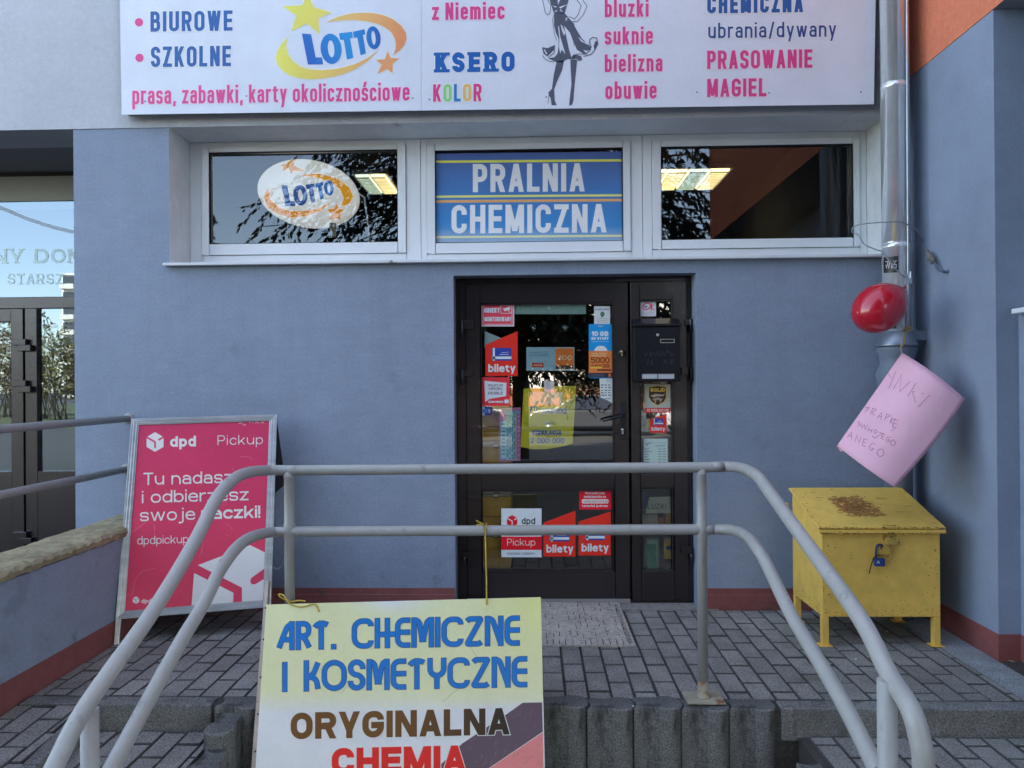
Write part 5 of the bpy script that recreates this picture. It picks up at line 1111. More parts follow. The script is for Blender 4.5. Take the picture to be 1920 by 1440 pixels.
# scratches in the vinyl
rs = random.Random(5); lc = al(206, 200, 206)
for _ in range(46): x, y = rs.uniform(880, 1015), rs.uniform(1330, 1440); a = rs.uniform(.4, 1.6); l_ = rs.uniform(4, 16); s.line([(x, y), (x + l_ * math.cos(a), y - l_ * math.sin(a))], .5, al(120, 110, 128), 1.5)
for p in ([(881, 1211), (893, 1230), (905, 1252)], [(640, 1300), (648, 1290), (662, 1282)], [(830, 1316), (848, 1300), (875, 1282)]): s.line(p, .7, al(150, 160, 150), 1.5)
s.build('board_panel', m_print, hb)
m = M(); n_ = bF.n; q4 = [bF(497.5, 1090, -.001), bF(503.5, 1089, -.001), bF(470, 1640, -.001), bF(455, 1640, -.001)]; m.slab(q4, n_, .028); m.build('edge_trim', mat('worn_edge_strip', (.50, .44, .38), .45, .35, noise=[(20, .15)], stain=[(14, .62, .05, (.2, .15, .1))], bump=[(60, .3, 3)]), hb, bevel=.002)
for y in (1140, 1199, 1270, 1339, 1409): m = M(); x = 499.5 - (y - 1090) * .072 + 2; c = bF(x, y); m.lathe(c, n_, [(-.001, .004), (.0015, .0035), (.0025, .001)], 10); m.build('rivet', m_dark, hb)
m_str = mat('yellow_string', (.55, .40, .05), .5, noise=(40, .2))
def string(pts, lab):
    m = M(); m.tube(smooth(pts, 4), .0033, 6); tag(m.build('string', m_str), lab, 'string', 'yellow strings tying the board')
c = at(911, 993, RD); f_ = bF(912.5, 1133, .002)
loop = [c + Vector((.004 * math.sin(a), -.027 * math.cos(a), .027 * math.sin(a))) for a in [R(x) for x in range(-10, 300, 30)]]
string([f_ + Vector((0, .012, 0)), f_, f_ + Vector((0, 0, .03)), at(912, 1080, 3.10), at(910.5, 1015, 3.125)] + loop + [at(906, 984, 3.128), at(899, 980, 3.12), at(893, 976, 3.11)], 'yellow string knotted round the lower rail, holding the right of the board')
string([at(908, 983, 3.125), at(900, 984, 3.12), at(894, 983.5, 3.115)], 'short loose yellow string end beside the rail knot')
c = at(541, 1121, RD)
string([bF(598, 1146, -.004), bF(598, 1145, .004), bF(590, 1133, .004), bF(565, 1137.5, .004), bF(545, 1133, .004), at(536, 1122, 3.09), at(531, 1116, 3.1), at(523, 1114, 3.1), at(525, 1119, 3.1), at(534, 1124, 3.11), at(545, 1128, 3.12), at(560, 1126, 3.125), at(572, 1127, 3.10)], 'yellow string tied round the left rail post at the board corner')

# ---------------------------------------------------------------- magenta A-board
aA, aB, aC = at(216.5, 1161, 3.82), at(508, 1137.5, 4.03), at(246.5, 785, 4.09); aF = flat3(aA, aB, aC); n_ = aF.n
TL, TR, BR, BL = (246.5, 785), (519, 777), (508, 1137.5), (216.5, 1161)
def ip(u, v): return tuple((TL[i] * (1 - u) + TR[i] * u) * (1 - v) + (BL[i] * (1 - u) + BR[i] * u) * v for i in (0, 1))
ab = thing('sandwich_board', tuple(atz(212, 1215, 0)), 'magenta parcel service sandwich board in a silver frame on the landing', 'sandwich board')
s = Sheet(aF, .0006); T = lambda p: T8(p, .31949, 200, 760)
cM = lambda x, y: grad(al(182, 56, 106), al(196, 62, 102), 0, 790, 0, 1150)(x, y)
s.base([ip(.05, .03), ip(.955, .03), ip(.955, .965), ip(.05, .965)], cM, .008, 6)
wt = al(214, 214, 232)
c = T([(284, 215)])[0]; cube(s, *c, 18.5, wt, al(196, 52, 104))
s.text('dpd', 319, 367.5, 838, 20, 4.5, wt, 2, gap=2.4, slope=-.02); s.text('Pickup', 408, 493, 834.5, 18, 1.6, wt, 2, gap=3.6, slope=-.02)
s.text('Tu nadasz', 269, 436, 909.5, 23, 2.9, wt, 2, gap=3, slope=-.025); s.text('i odbierzesz', 266, 466, 943.5, 23, 2.9, wt, 2, gap=2.8, slope=-.028); s.text('swoje', 262.5, 366, 977.5, 23, 2.9, wt, 2, gap=3.2, slope=-.03); s.text('paczki!', 377, 488, 974, 23, 4, wt, 2, gap=2, slope=-.03)
s.text('dpdpickup.pl', 257.5, 372, 1021, 15.5, 1.5, wt, 2, gap=2, slope=-.03)
s.poly(T([(535, 938), (842, 820), (946, 872), (944, 945), (850, 1012), (842, 1030), (850, 1050), (872, 1050), (942, 1008), (936, 1168), (794, 1177), (794, 1070)]), wt, 2); s.poly(T([(513, 984), (744, 1100), (741, 1181), (497, 1190)]), wt, 2)
c = T([(172, 1143)])[0]; cube(s, *c, 7, wt, al(200, 56, 100)); s.text('dpd', 265, 284, 1131, 8, 1.6, wt, 2, gap=.8, slope=-.03)
rs = random.Random(9); sc_ = al(222, 130, 160)
for p in ([(105, 1115), (150, 1110), (165, 1030), (205, 975), (285, 955)], [(135, 755), (190, 715), (230, 685)], [(735, 370), (760, 400), (770, 460)], [(700, 690), (740, 730)], [(560, 870), (570, 800), (545, 890)], [(780, 300), (850, 305), (850, 320)], [(350, 500), (352, 560)], [(280, 700), (283, 780)], [(860, 1080), (880, 1110)], [(700, 760), (725, 770)]): s.line(T(p), .6, sc_, 1.2)
for _ in range(60):
    u, v = rs.uniform(.08, .93), rs.uniform(.05, .94); x, y = ip(u, v); a = rs.uniform(0, 6.28); l_ = rs.uniform(1.5, 9); s.line([(x, y), (x + l_ * math.cos(a), y + l_ * math.sin(a))], .4, al(210, 100, 140), 1.2)
for x, y, l_ in ((775, 108, 20), (800, 118, 16), (835, 102, 24), (870, 105, 22), (905, 104, 18)): s.line(T([(x, y), (x + l_ * .6, y - 8), (x + l_, y + 2)]), .9, al(226, 206, 220), 1.3)
s.build('poster_panel', m_print, ab)
pt = lambda u, v, l=0: aF(*ip(u, v), l)
m = M()
def fbar(a, b, w_, tk, l0):
    pass
cs = [(0, 0), (1, 0), (1, 1), (0, 1)]; inn = [(.055, .033), (.95, .033), (.95, .962), (.055, .962)]
for i in range(4):
    j = (i + 1) % 4; q4 = [pt(*cs[i], .010), pt(*cs[j], .010), pt(*inn[j], .006), pt(*inn[i], .006)]; m.slab(q4, n_, .028)
    mid = lambda A, B, t: (A[0] * (1 - t) + B[0] * t, A[1] * (1 - t) + B[1] * t)
    for t0 in (.35, .7): A, B = mid(cs[i], inn[i], t0), mid(cs[j], inn[j], t0); m.bar(pt(*A, .010), pt(*B, .010), .003, .005, n_)
m.build('frame', m_alu, ab, bevel=.0015)
bl3, br3 = pt(.0, 1, -.01), pt(1, 1, -.01); ux = (br3 - bl3).normalized(); down = (pt(0, 1) - pt(0, 0)).normalized()
def to_floor(p): return p + down * ((p.z - .002) / -down.z)
for u in (.022, .978):
    p = pt(u, 1, -.006); m = M(); m.bar(p - down * .02, to_floor(p), .026, .020, n_); m.build('leg', m_alu, ab, bevel=.001)
# the rear leaf leans back from the same top edge
back = Vector((.02, 1, 0)).normalized(); t0, t1 = pt(0.0, .004, -.02), pt(1, .004, -.02)
hgt = t0.z
def rear(p0, z): return p0 + back * (.10 + .40 * (1 - z / hgt)) * 1.0 - Vector((0, 0, p0.z - z)) - back * .10
m = M(); q4 = [rear(t0, hgt - .004), rear(t1, t1.z - .004), rear(t1, .16), rear(t0, .16)]; nb = (q4[1] - q4[0]).cross(q4[3] - q4[0]).normalized(); nb = nb if nb.dot(back) > 0 else -nb
m.slab(q4, nb, .022); m.build('rear_panel', mat('dark_back_board', (.035, .037, .045), .5), ab, bevel=.002)
for p0 in (t0 + ux * .03, t1 - ux * .03): m = M(); a = rear(p0, .16); b = rear(p0, .0); m.bar(a, b, .024, .02, back); m.build('leg', m_alu, ab)
m = M(); a, b = pt(.985, .78, -.03), rear(t1 - ux * .012, .42)
for i in range(26): t = i / 25; c = a * (1 - t) + b * t - Vector((0, 0, .10 * math.sin(math.pi * t))); m.tube([c + Vector((.005 * math.cos(k), .003 * (i % 2) * math.sin(k), .006 * math.sin(k))) for k in [x * 1.047 for x in range(6)]], .0012, 5, closed=True)
m.build('chain', m_steel, ab)

# ---------------------------------------------------------------- yellow grit box
m_ybox = mat('chipped_yellow_paint', (.86, .55, .108), .5, noise=[(2.5, .10), (14, .08)], bump=[(30, .25, 3), (120, .2, 2)], spec=.45,
             stain=[(38, .665, .02, (.10, .055, .025)), (7, .70, .02, (.13, .07, .03), (1, 1, .5)), (90, .70, .02, (.12, .07, .03))])
gx0, gx1, gyf, gyb = 1.518, 2.134, -.625, -.20
m_hasp = mat('worn_yellow_hardware', (.52, .34, .06), .55, noise=[(30, .2)], bump=[(60, .5, 3)], stain=[(40, .56, .05, (.14, .07, .03))])
gb = thing('grit_box', (1.826, -.35, 0), 'yellow chipped metal grit box with sloped lid and padlock in the corner', 'grit box')
m = M(); zl, zh = .612, .752
vs = [(gx0, gyf, .155), (gx1, gyf, .155), (gx1, gyb, .155), (gx0, gyb, .155), (gx0, gyf, zl), (gx1, gyf, zl), (gx1, gyb, zh), (gx0, gyb, zh)]
m.add(vs, [(3, 2, 1, 0), (4, 5, 6, 7), (0, 1, 5, 4), (1, 2, 6, 5), (2, 3, 7, 6), (3, 0, 4, 7)]); m.build('body', m_ybox, gb, bevel=.004)
a, b = atz(1537, 982, .65), None
m = M(); lx0_, lx1_ = gx0 - .020, gx1 + .020; ly0, ly1 = gyf - .022, gyb - .0; sl2 = (zh - zl) / (gyb - gyf); zt = lambda y: zl + .012 + sl2 * (y - gyf)
ng = 12; rg = random.Random(4)
q4 = [(lx0_, ly0, zt(ly0) + .014), (lx1_, ly0, zt(ly0) + .014), (lx1_, ly1, zt(ly1) + .014), (lx0_, ly1, zt(ly1) + .014)]
m.slab(q4, (0, -sl2, 1), .012); m.box(lx0_, ly0 - .001, zt(ly0) - .018, lx1_, ly0 + .008, zt(ly0) + .001); m.build('lid', m_ybox, gb, bevel=.003)
# rust worn through the middle of the lid: many small flakes
s = M()
for _ in range(330):
    u, v = rg.gauss(.44, .10), rg.gauss(.50, .14); x = lx0_ + (lx1_ - lx0_) * (u - .10 * (v - .5)); y = ly0 + (ly1 - ly0) * v; l_, w_ = rg.uniform(.01, .028), rg.uniform(.004, .009)
    if abs(u - .44) < .15 and abs(v - .5) < .24: s.add([(x - l_, y, zt(y) + .01448), (x, y + w_, zt(y + w_) + .01448), (x + l_, y, zt(y) + .01448), (x, y - w_, zt(y - w_) + .01448)], [(0, 1, 2, 3)], 0, (.52, .27, .075, 1))
rc = [(.42, .17, .055, 1), (.50, .24, .08, 1), (.30, .11, .04, 1)]
for _ in range(800):
    u, v = rg.gauss(.44, .13), rg.gauss(.50, .20)
    if abs(u - .44 + .10 * (v - .5)) > .17 + rg.uniform(-.03, .02) or abs(v - .5) > .27 + rg.uniform(-.05, .03): continue
    x = lx0_ + (lx1_ - lx0_) * u; y = ly0 + (ly1 - ly0) * v; a = rg.gauss(.5, .5); l_, w_ = rg.uniform(.004, .015), rg.uniform(.0015, .004)
    dx, dy = math.cos(a) * l_, math.sin(a) * l_; ex_, ey_ = -math.sin(a) * w_, math.cos(a) * w_
    f3 = lambda X_, Y_: (X_, Y_, zt(Y_) + .0147 + rg.uniform(0, .0003)); s.add([f3(x - dx, y - dy), f3(x + ex_, y + ey_), f3(x + dx, y + dy), f3(x - ex_, y - ey_)], [(0, 1, 2, 3)], 0, rg.choice(rc))
for u, v, l_ in ((.18, .86, .02), (.1, .8, .012), (.2, .72, .05), (.72, .70, .06), (.3, .34, .07), (.8, .36, .08), (.88, .5, .05), (.95, .1, .03), (.3, .08, .03)):
    x = lx0_ + (lx1_ - lx0_) * u; y = ly0 + (ly1 - ly0) * v; s.add([(x - l_ / 2, y - .002, zt(y - .002) + .0149), (x + l_ / 2, y - .001, zt(y - .001) + .0149), (x + l_ / 2, y + .001, zt(y + .001) + .0149), (x - l_ / 2, y + .002, zt(y + .002) + .0149)], [(0, 1, 2, 3)], 0, (.06, .035, .02, 1))
def flake(p, ax, ay, l_, w_, nrm):
    p = Vector(p) + Vector(nrm) * .0004; ax, ay = Vector(ax), Vector(ay); s.add([p - ax * l_, p + ay * w_ - ax * l_ * .2, p + ax * l_, p - ay * w_ + ax * l_ * .1], [(0, 1, 2, 3)], 0, rg.choice(rc[2:] + [(.10, .05, .025, 1), (.15, .07, .03, 1)]))
for _ in range(150): flake((rg.uniform(lx0_, lx1_), ly0 - .0012, zt(ly0) + rg.choice([-.0165, -.015, .011, .012]) + rg.gauss(0, .0022)), (1, 0, 0), (0, 0, 1), rg.uniform(.002, .012), rg.uniform(.0008, .0024), (0, -1, 0))
for _ in range(230):
    e = rg.random(); x = gx0 + abs(rg.gauss(0, .03)) if e < .35 else gx1 - abs(rg.gauss(0, .03)) if e < .6 else rg.uniform(gx0, gx1); z = .157 + abs(rg.gauss(0, .03)) if e > .6 else rg.uniform(.157, zl - .03)
    if rg.random() < .22: x, z = rg.uniform(gx0 + .02, gx1 - .02), rg.uniform(.2, zl - .06)
    if gx0 + .003 < x < gx1 - .003 and z < zl - .03: flake((x, gyf - .0006, z), (1, 0, .2), (0, 0, 1), rg.uniform(.001, .0055), rg.uniform(.0007, .0026), (0, -1, 0))
for _ in range(90): y = rg.uniform(gyf + .01, gyb - .01); flake((gx0 - .0006, y, .158 + abs(rg.gauss(0, .035))), (0, 1, 0), (0, 0, 1), rg.uniform(.001, .006), rg.uniform(.001, .003), (-1, 0, 0))
for _ in range(110): y = rg.uniform(ly0, ly1); x = lx0_ + abs(rg.gauss(0, .006)) if rg.random() < .4 else lx1_ - abs(rg.gauss(0, .006)) if rg.random() < .5 else rg.uniform(lx0_, lx1_); yy = y if lx0_ + .02 > x or x > lx1_ - .02 else ly0 + abs(rg.gauss(0, .006)); flake((min(max(x, lx0_ + .004), lx1_ - .004), max(yy, ly0 + .003), zt(max(yy, ly0 + .003)) + .0146), (1, .3, .3 * sl2), (-.2, 1, sl2), rg.uniform(.0015, .006), rg.uniform(.001, .0025), (0, 0, 1))
s.build('rust_patch', m_paper, gb)
for x, y in ((gx0 + .018, gyf + .018), (gx1 - .018, gyf + .018), (gx0 + .018, gyb - .018), (gx1 - .018, gyb - .018)):
    m = M(); m.bar((x, y, .1545), (x, y, .004), .034, .034, (0, 1, 0)); m.box(x - .035, y - .03, .0005, x + .035, y + .03, .0042); m.build('leg', m_ybox, gb, bevel=.002)
fy = gyf - .001; G = flaty(fy)
m = M(); a, b = G(1655, 1012), G(1680, 986); m.box(a.x, fy - .006, a.z, b.x, fy, b.z + .005); a, b = G(1658, 1021), G(1683, 1008); m.box(a.x, fy - .02, a.z, b.x, fy - .0065, b.z); m.build('hasp', m_hasp, gb, bevel=.002)
m = M(); a, b = G(1642, 1038), G(1666, 1022); m.box(a.x, fy - .03, a.z, b.x, fy, b.z); a, b = G(1639, 1044), G(1664, 1038); m.box(a.x, fy - .022, a.z, b.x, fy - .002, b.z - .001); m.build('lock_guard', m_hasp, gb, bevel=.003)
m = M(); a = Vector((gx0 - .004, gyb + .05, .64)); m.box(a.x - .035, a.y - .004, a.z - .02, a.x, a.y + .004, a.z + .04); m.build('hinge_lug', m_ybox, gb, bevel=.002)
pd = thing('padlock', tuple(G(1643, 1060)), 'blue padlock hanging on the front of the yellow grit box', 'padlock')
m = M(); a, b = G(1634.5, 1059), G(1653, 1044.5); m.box(a.x, fy - .04, a.z, b.x, fy - .014, b.z); m.build('lock_body', mat('blue_plastic', (.010, .05, .21), .4), pd, bevel=.004)
s = Sheet(flaty(fy - .0405), .0003); s.text('A', 1644, 1649.5, 1056.5, 5.5, 1, cWH, 1); s.build('mark', m_print, pd)
m = M(); m.tube(smooth([G(1638, 1046) + Vector((0, -.027, 0)), G(1637.5, 1030) + Vector((0, -.03, 0)), G(1640, 1020) + Vector((0, -.032, 0)), G(1648, 1019) + Vector((0, -.03, 0)), G(1651, 1026) + Vector((0, -.02, 0))]), .0055, 8); m.build('shackle', mat('blue_rubber', (.02, .03, .11), .5), pd)
m = M(); m.tube(smooth([G(1645, 1038) + Vector((0, -.034, 0)), G(1634, 1041) + Vector((0, -.034, 0)), G(1630, 1052) + Vector((0, -.03, 0)), G(1628, 1066) + Vector((0, -.02, 0)), G(1627.5, 1074) + Vector((0, -.015, 0))]), [.0022] * 17 + [.004] * 8, 6) if False else m.tube(smooth([G(1645, 1038) + Vector((0, -.034, 0)), G(1634, 1041) + Vector((0, -.034, 0)), G(1630, 1052) + Vector((0, -.03, 0)), G(1628, 1066) + Vector((0, -.02, 0)), G(1627.5, 1074) + Vector((0, -.015, 0))]), .0026, 6)
m.build('key_cap_strap', m_black, pd)

# ---------------------------------------------------------------- downpipe, cables, balloon, paper
PX, PYc, PR = 2.165, -.135, .0775
dp = thing('drainpipe', (PX, PYc, 1.6), 'shiny zinc drainpipe in the corner, entering a blue painted ground pipe', 'drainpipe')
zj = [aty(1680, y, PYc).z for y in (635, 458, 160, -400)]
m = M()
for a, b in zip(zj, zj[1:]):
    m.lathe((PX, PYc, a), (0, 0, 1), [(0, PR), (b - a - .03, PR), (b - a - .029, PR + .0012), (b - a, PR + .002)], 40)
m.tube([(PX, PYc, 6.0), (PX, PYc, 13.2)], PR, 24); m.build('zinc_pipe', m_zinc, dp)
z6 = aty(1680, 622, PYc).z; z65 = aty(1680, 650, PYc).z
m = M(); m.lathe((PX, PYc, z65), (0, 0, 1), [(0, .112), (.004, .115), (.010, .113), (z6 - z65, PR + .004)], 36); m.build('collar', mat('dull_zinc', (.30, .34, .38), .45, .8, noise=(6, .15)), dp)
m = M(); hh = z65 - .003
m.lathe((PX, PYc, .0), (0, 0, 1), [(0, .078), (hh - .33, .078), (hh - .29, .084), (hh - .22, .112), (hh - .16, .115), (hh - .12, .10), (hh - .09, .092), (hh - .06, .096), (hh - .02, .108), (hh, .108)], 32); m.build('ground_pipe', mat('slate_pipe_paint', tuple(c * .62 for c in BLUE[:3]), .6, noise=[(6, .12)], bump=[(60, .3, 3)]), dp)
m = M(); a = aty(1704, 626, PYc - .04); m.bar(a + Vector((-.06, 0, 0)), (XW - .001, a.y, a.z - .012), .006, .055, (0, 0, 1)); a2 = Vector((PX, PYc, a.z)); m.lathe(a2 - Vector((0, 0, .018)), (0, 0, 1), [(0, PR + .002), (.001, PR + .004), (.035, PR + .004), (.036, PR + .002)], 32); m.build('bracket', mat('galvanised_bracket', (.22, .26, .31), .5, .3), dp)
lc_ = thing('lightning_cable', (PX + .06, PYc - .09, 2.0), 'thin lightning conductor wire running down beside the zinc pipe', 'cable')
m = M(); m.tube([aty(x, y, PYc - .08) for x, y in ((1701, -300), (1700.5, 0), (1701, 250), (1702, 420), (1702.5, 520), (1703, 612))], .0045, 8); m.build('wire', m_alu, lc_)
m = M(); c = aty(1702, 523, PYc - .08); m.box(c.x - .022, c.y - .012, c.z - .03, c.x + .02, c.y + .014, c.z + .03); m.lathe(c + Vector((.008, -.016, .03)), (0, 0, 1), [(-.03, .006), (.012, .006)], 8); m.build('clamp', m_alu, lc_, bevel=.003)
m = M(); pp = [(1699, 520, -.20), (1690, 515, -.21), (1680, 505, -.225), (1668, 490, -.225), (1655, 473, -.22), (1640, 467, -.20), (1622, 459, -.18), (1613, 447, -.16), (1609, 440, -.14), (1600, 437, -.12), (1597.5, 433, -.13), (1600, 426, -.14), (1612, 421, -.17), (1635, 418, -.20), (1660, 416.5, -.235), (1682, 415.5, -.24), (1700, 420, -.22), (1720, 433, -.16), (1730, 450, -.1), (1735, 468, -.06)]
pp = [(x, y, min(w_, -.015)) for x, y, w_ in pp]
m.tube(smooth([aty(x, y, w_ - .05) for x, y, w_ in pp]), .0042, 8); q5 = aty(1735, 468, -.11)
def sw(px, py): return atx(px, py, XW - .035)
m2 = M(); c1, c2 = sw(1738, 470), sw(1752, 492); m2.tube([c1, (c1 + c2) / 2 + Vector((-.004, 0, 0)), c2], [.010, .019, .011], 8)
for t in (.2, .5, .8):
    c = c1 * (1 - t) + c2 * t
    for k in range(5): a = k * 1.256 + t * 3; d_ = Vector((-.6 * abs(math.cos(a)), math.sin(a) * .5, math.cos(a))).normalized(); m2.tube([c, c + d_ * (.026 + .006 * (k % 2))], .0022, 5)
wc = thing('loose_cable', tuple(c1), 'grey cable looping from the window edge over the pipe to a taped joint', 'cable')
m.build('cable', mat('grey_cable', (.30, .32, .34), .5), wc); m2.build('taped_joint', mat('aged_tape', (.16, .145, .13), .7), wc)
m = M(); m.tube(smooth([c2, sw(1757, 502), sw(1764, 508), atx(1773, 510, XW - .012), atx(1779, 510, XW + .004)]), .0065, 8); c = atx(1778, 509, XW); m.lathe(c + Vector((.002, 0, 0)), (-1, 0, 0), [(0, .013), (.006, .010)], 10); m.build('wall_lead', mat('blue_cable_sleeve', (.09, .11, .16), .6), wc)
# stickers on the pipe
def pipe_map(px, py, lift=0):
    r_ = ray(px, py); o = CAM - Vector((PX, PYc, 0)); rad = PR + .0045 + lift; A = r_.x ** 2 + r_.y ** 2; B = 2 * (o.x * r_.x + o.y * r_.y); C_ = o.x ** 2 + o.y ** 2 - rad ** 2
    D_ = max(0, B * B - 4 * A * C_); return CAM + r_ * ((-B - math.sqrt(D_)) / (2 * A))
s = Sheet(pipe_map, .0004); s.base([(1656.5, 483), (1684, 480), (1684, 510), (1657, 512)], al(26, 28, 34), .0005, 8)
wl = al(170, 182, 200)
for p in ([(1660, 491), (1665, 490), (1662, 503)], [(1660, 498), (1668, 496)], [(1668, 489), (1666, 503)], [(1671, 497), (1672, 503), (1674, 499)], [(1674, 490), (1681, 488.5), (1675, 496), (1681, 496), (1680, 502), (1675, 503)]): s.line(p, 1.3, wl, 1)
s.line([(1658.5, 486.5), (1682, 484)], 1, al(120, 126, 136), 1); s.line([(1660, 508), (1682, 506)], 1, al(120, 126, 136), 1)
tag(s.build('tag_sticker', m_print), 'black sticker with a scrawled white tag on the zinc pipe above the balloon', 'sticker')
s = Sheet(pipe_map, .0004); s.base([(1664, 602), (1680, 600), (1680, 616), (1664, 617)], al(40, 34, 26), .0005, 6); s.line([(1667, 606), (1678, 604)], 1.4, al(200, 160, 70), 1); s.line([(1668, 611), (1678, 610)], 1.6, al(200, 160, 70), 1)
tag(s.build('tag_sticker', m_print), 'small black and gold sticker peeping out below the red balloon', 'sticker')
# balloon
bk = at(1694, 541, 4.02); bt = at(1611, 607, 3.93); ax = (bt - bk); Lb = ax.length; ax.normalize()
bl_ = thing('balloon', tuple(bk), 'red inflated balloon tied to the drainpipe', 'balloon')
prof = [(0, .004), (.015, .014), (.04, .030), (.08, .056), (.13, .083), (.18, .103), (.24, .119), (.30, .128)]
f_ = Lb / .318; w_ = at(1648, 577, 3.97); RB = 43.5 / FPX * 3.97
pts = []
for k in range(33):
    t = k / 32; t = t if t < .9 else .9 + .1 * math.sin((t - .9) / .1 * math.pi / 2)
    r_ = RB * (math.sqrt(max(0, 1 - ((t - .56) / .44) ** 2)) if t > .56 else math.sin(math.pi / 2 * (t / .56)) ** .80); pts.append((t * Lb, max(r_, .003)))
m = M(); m.lathe(bk, ax, pts, 36); m.build('skin', mat('red_latex', (.52, .012, .03), .16, spec=.6, coat=.3), bl_)
m = M(); m.lathe(bk, -ax, [(-.004, .006), (.004, .005), (.010, .009), (.014, .004)], 12); m.build('knot', mat('red_latex_dark', (.33, .01, .02), .4), bl_)
def cord(pts, lab, r_=.0016, mt=None): m = M(); m.tube(smooth(pts, 4), r_, 5); tag(m.build('string', mt or m_str), lab, 'string', 'strings tying balloon and paper')
cord([bk, at(1697, 548, 4.03), at(1699, 580, 4.05), at(1697, 615, 4.06)], 'dark thin cord running from the balloon knot down to the bracket', .0014, m_black)
kb = at(1697, 618, 4.06); cord([kb + Vector((-.01, 0, .02)), kb + Vector((.012, -.01, .012)), kb + Vector((.0, .006, -.01)), kb + Vector((-.014, -.008, 0)), kb + Vector((.016, -.004, .0)), kb + Vector((.03, 0, -.01)), kb + Vector((.035, 0, .012)), kb, at(1696, 640, 4.05), at(1689, 652, 4.04)], 'yellow string knot on the pipe bracket above the pink paper', .0035)
cord([kb, at(1690, 640, 4.05), at(1690, 664, 4.045)], 'pale string holding the top corner of the pink paper', .0015, m_pvc)
# pink paper, curled
cT, cR, cB_, cL = (1693, 662), (1810, 748), (1678, 914), (1571.5, 838)
def pink(u, v, lift=0):
    """u along the top right edge T->R, v down towards L/B"""
    px = (cT[0] * (1 - u) + cR[0] * u) * (1 - v) + (cL[0] * (1 - u) + cB_[0] * u) * v; py = (cT[1] * (1 - u) + cR[1] * u) * (1 - v) + (cL[1] * (1 - u) + cB_[1] * u) * v
    px += 7 * math.sin(math.pi * v) * (u > .5) * (u - .5) * 2 ; py += -5 * math.sin(math.pi * u) * (1 - v) + 2 * math.sin(math.pi * u) * v
    d_ = 3.98 - .26 * u - .10 * v - .055 * math.sin(math.pi * u) * (1 - .2 * v) + .05 * u * u
    return at(px, py, d_ - lift)
pk_ = thing('paper_notice', tuple(pink(0, 0)), 'curled pink sheet of paper with handwriting hanging from the pipe bracket', 'paper')
m = M(); n = 18; vs = []; pc = al(240, 168, 202)
for j in range(n + 1):
    for i in range(n + 1): vs.append(pink(i / n, j / n))
m.add(vs, [(j * (n + 1) + i, j * (n + 1) + i + 1, (j + 1) * (n + 1) + i + 1, (j + 1) * (n + 1) + i) for j in range(n) for i in range(n)], 0, pc, True)
# the left part of the sheet rolls behind itself
vs = []; nn = 10
for j in range(n + 1):
    v = j / n; p0 = pink(0, v); p1 = pink(.06, v); out = (p0 - p1).normalized(); bk_ = Vector((.15, 1, 0)).normalized()
    for i in range(nn + 1):
        a = i / nn * math.pi * .95; r_ = .022 + .012 * v; vs.append(p0 + out * (r_ * math.sin(a)) * .5 + bk_ * (r_ * (1 - math.cos(a))) + (pink(.3, v) - p0) * (i / nn) ** 2 * .45 + Vector((0, 0, -.006 * v * i / nn)))
m.add(vs, [(j * (nn + 1) + i, j * (nn + 1) + i + 1, (j + 1) * (nn + 1) + i + 1, (j + 1) * (nn + 1) + i) for j in range(n) for i in range(nn)], 0, pc, True)
o = m.build('sheet', mat('pink_paper', rough=.7, attr='Col', noise=[(5, .04)], bump=[(7, 1.0, 2), (22, .35, 2)], spec=.25), pk_); sm = o.modifiers.new('thickness', 'SOLIDIFY'); sm.thickness = .0006
inv = {}
def pinkmap(px, py, lift=0):
    u, v = .5, .5
    for _ in range(12):
        p = pink(u, v); q = p - CAM; w1 = q.dot(FWD); x = 960 + FPX * q.dot(RGT) / w1; y = 720 - FPX * q.dot(UPV) / w1
        e = 1e-3; J = []
        for du, dv in ((e, 0), (0, e)):
            q2 = pink(u + du, v + dv) - CAM; w2 = q2.dot(FWD); J.append(((960 + FPX * q2.dot(RGT) / w2 - x) / e, (720 - FPX * q2.dot(UPV) / w2 - y) / e))
        det = J[0][0] * J[1][1] - J[0][1] * J[1][0]
        if abs(det) < 1e-9: break
        ex_, ey_ = px - x, py - y; u += (ex_ * J[1][1] - ey_ * J[1][0]) / det; v += (J[0][0] * ey_ - J[0][1] * ex_) / det
    return pink(u, v, lift + .0006)
s = Sheet(pinkmap, .0006); ink = al(134, 96, 138); T = lambda p: T8(p, .33333, 1440, 380)
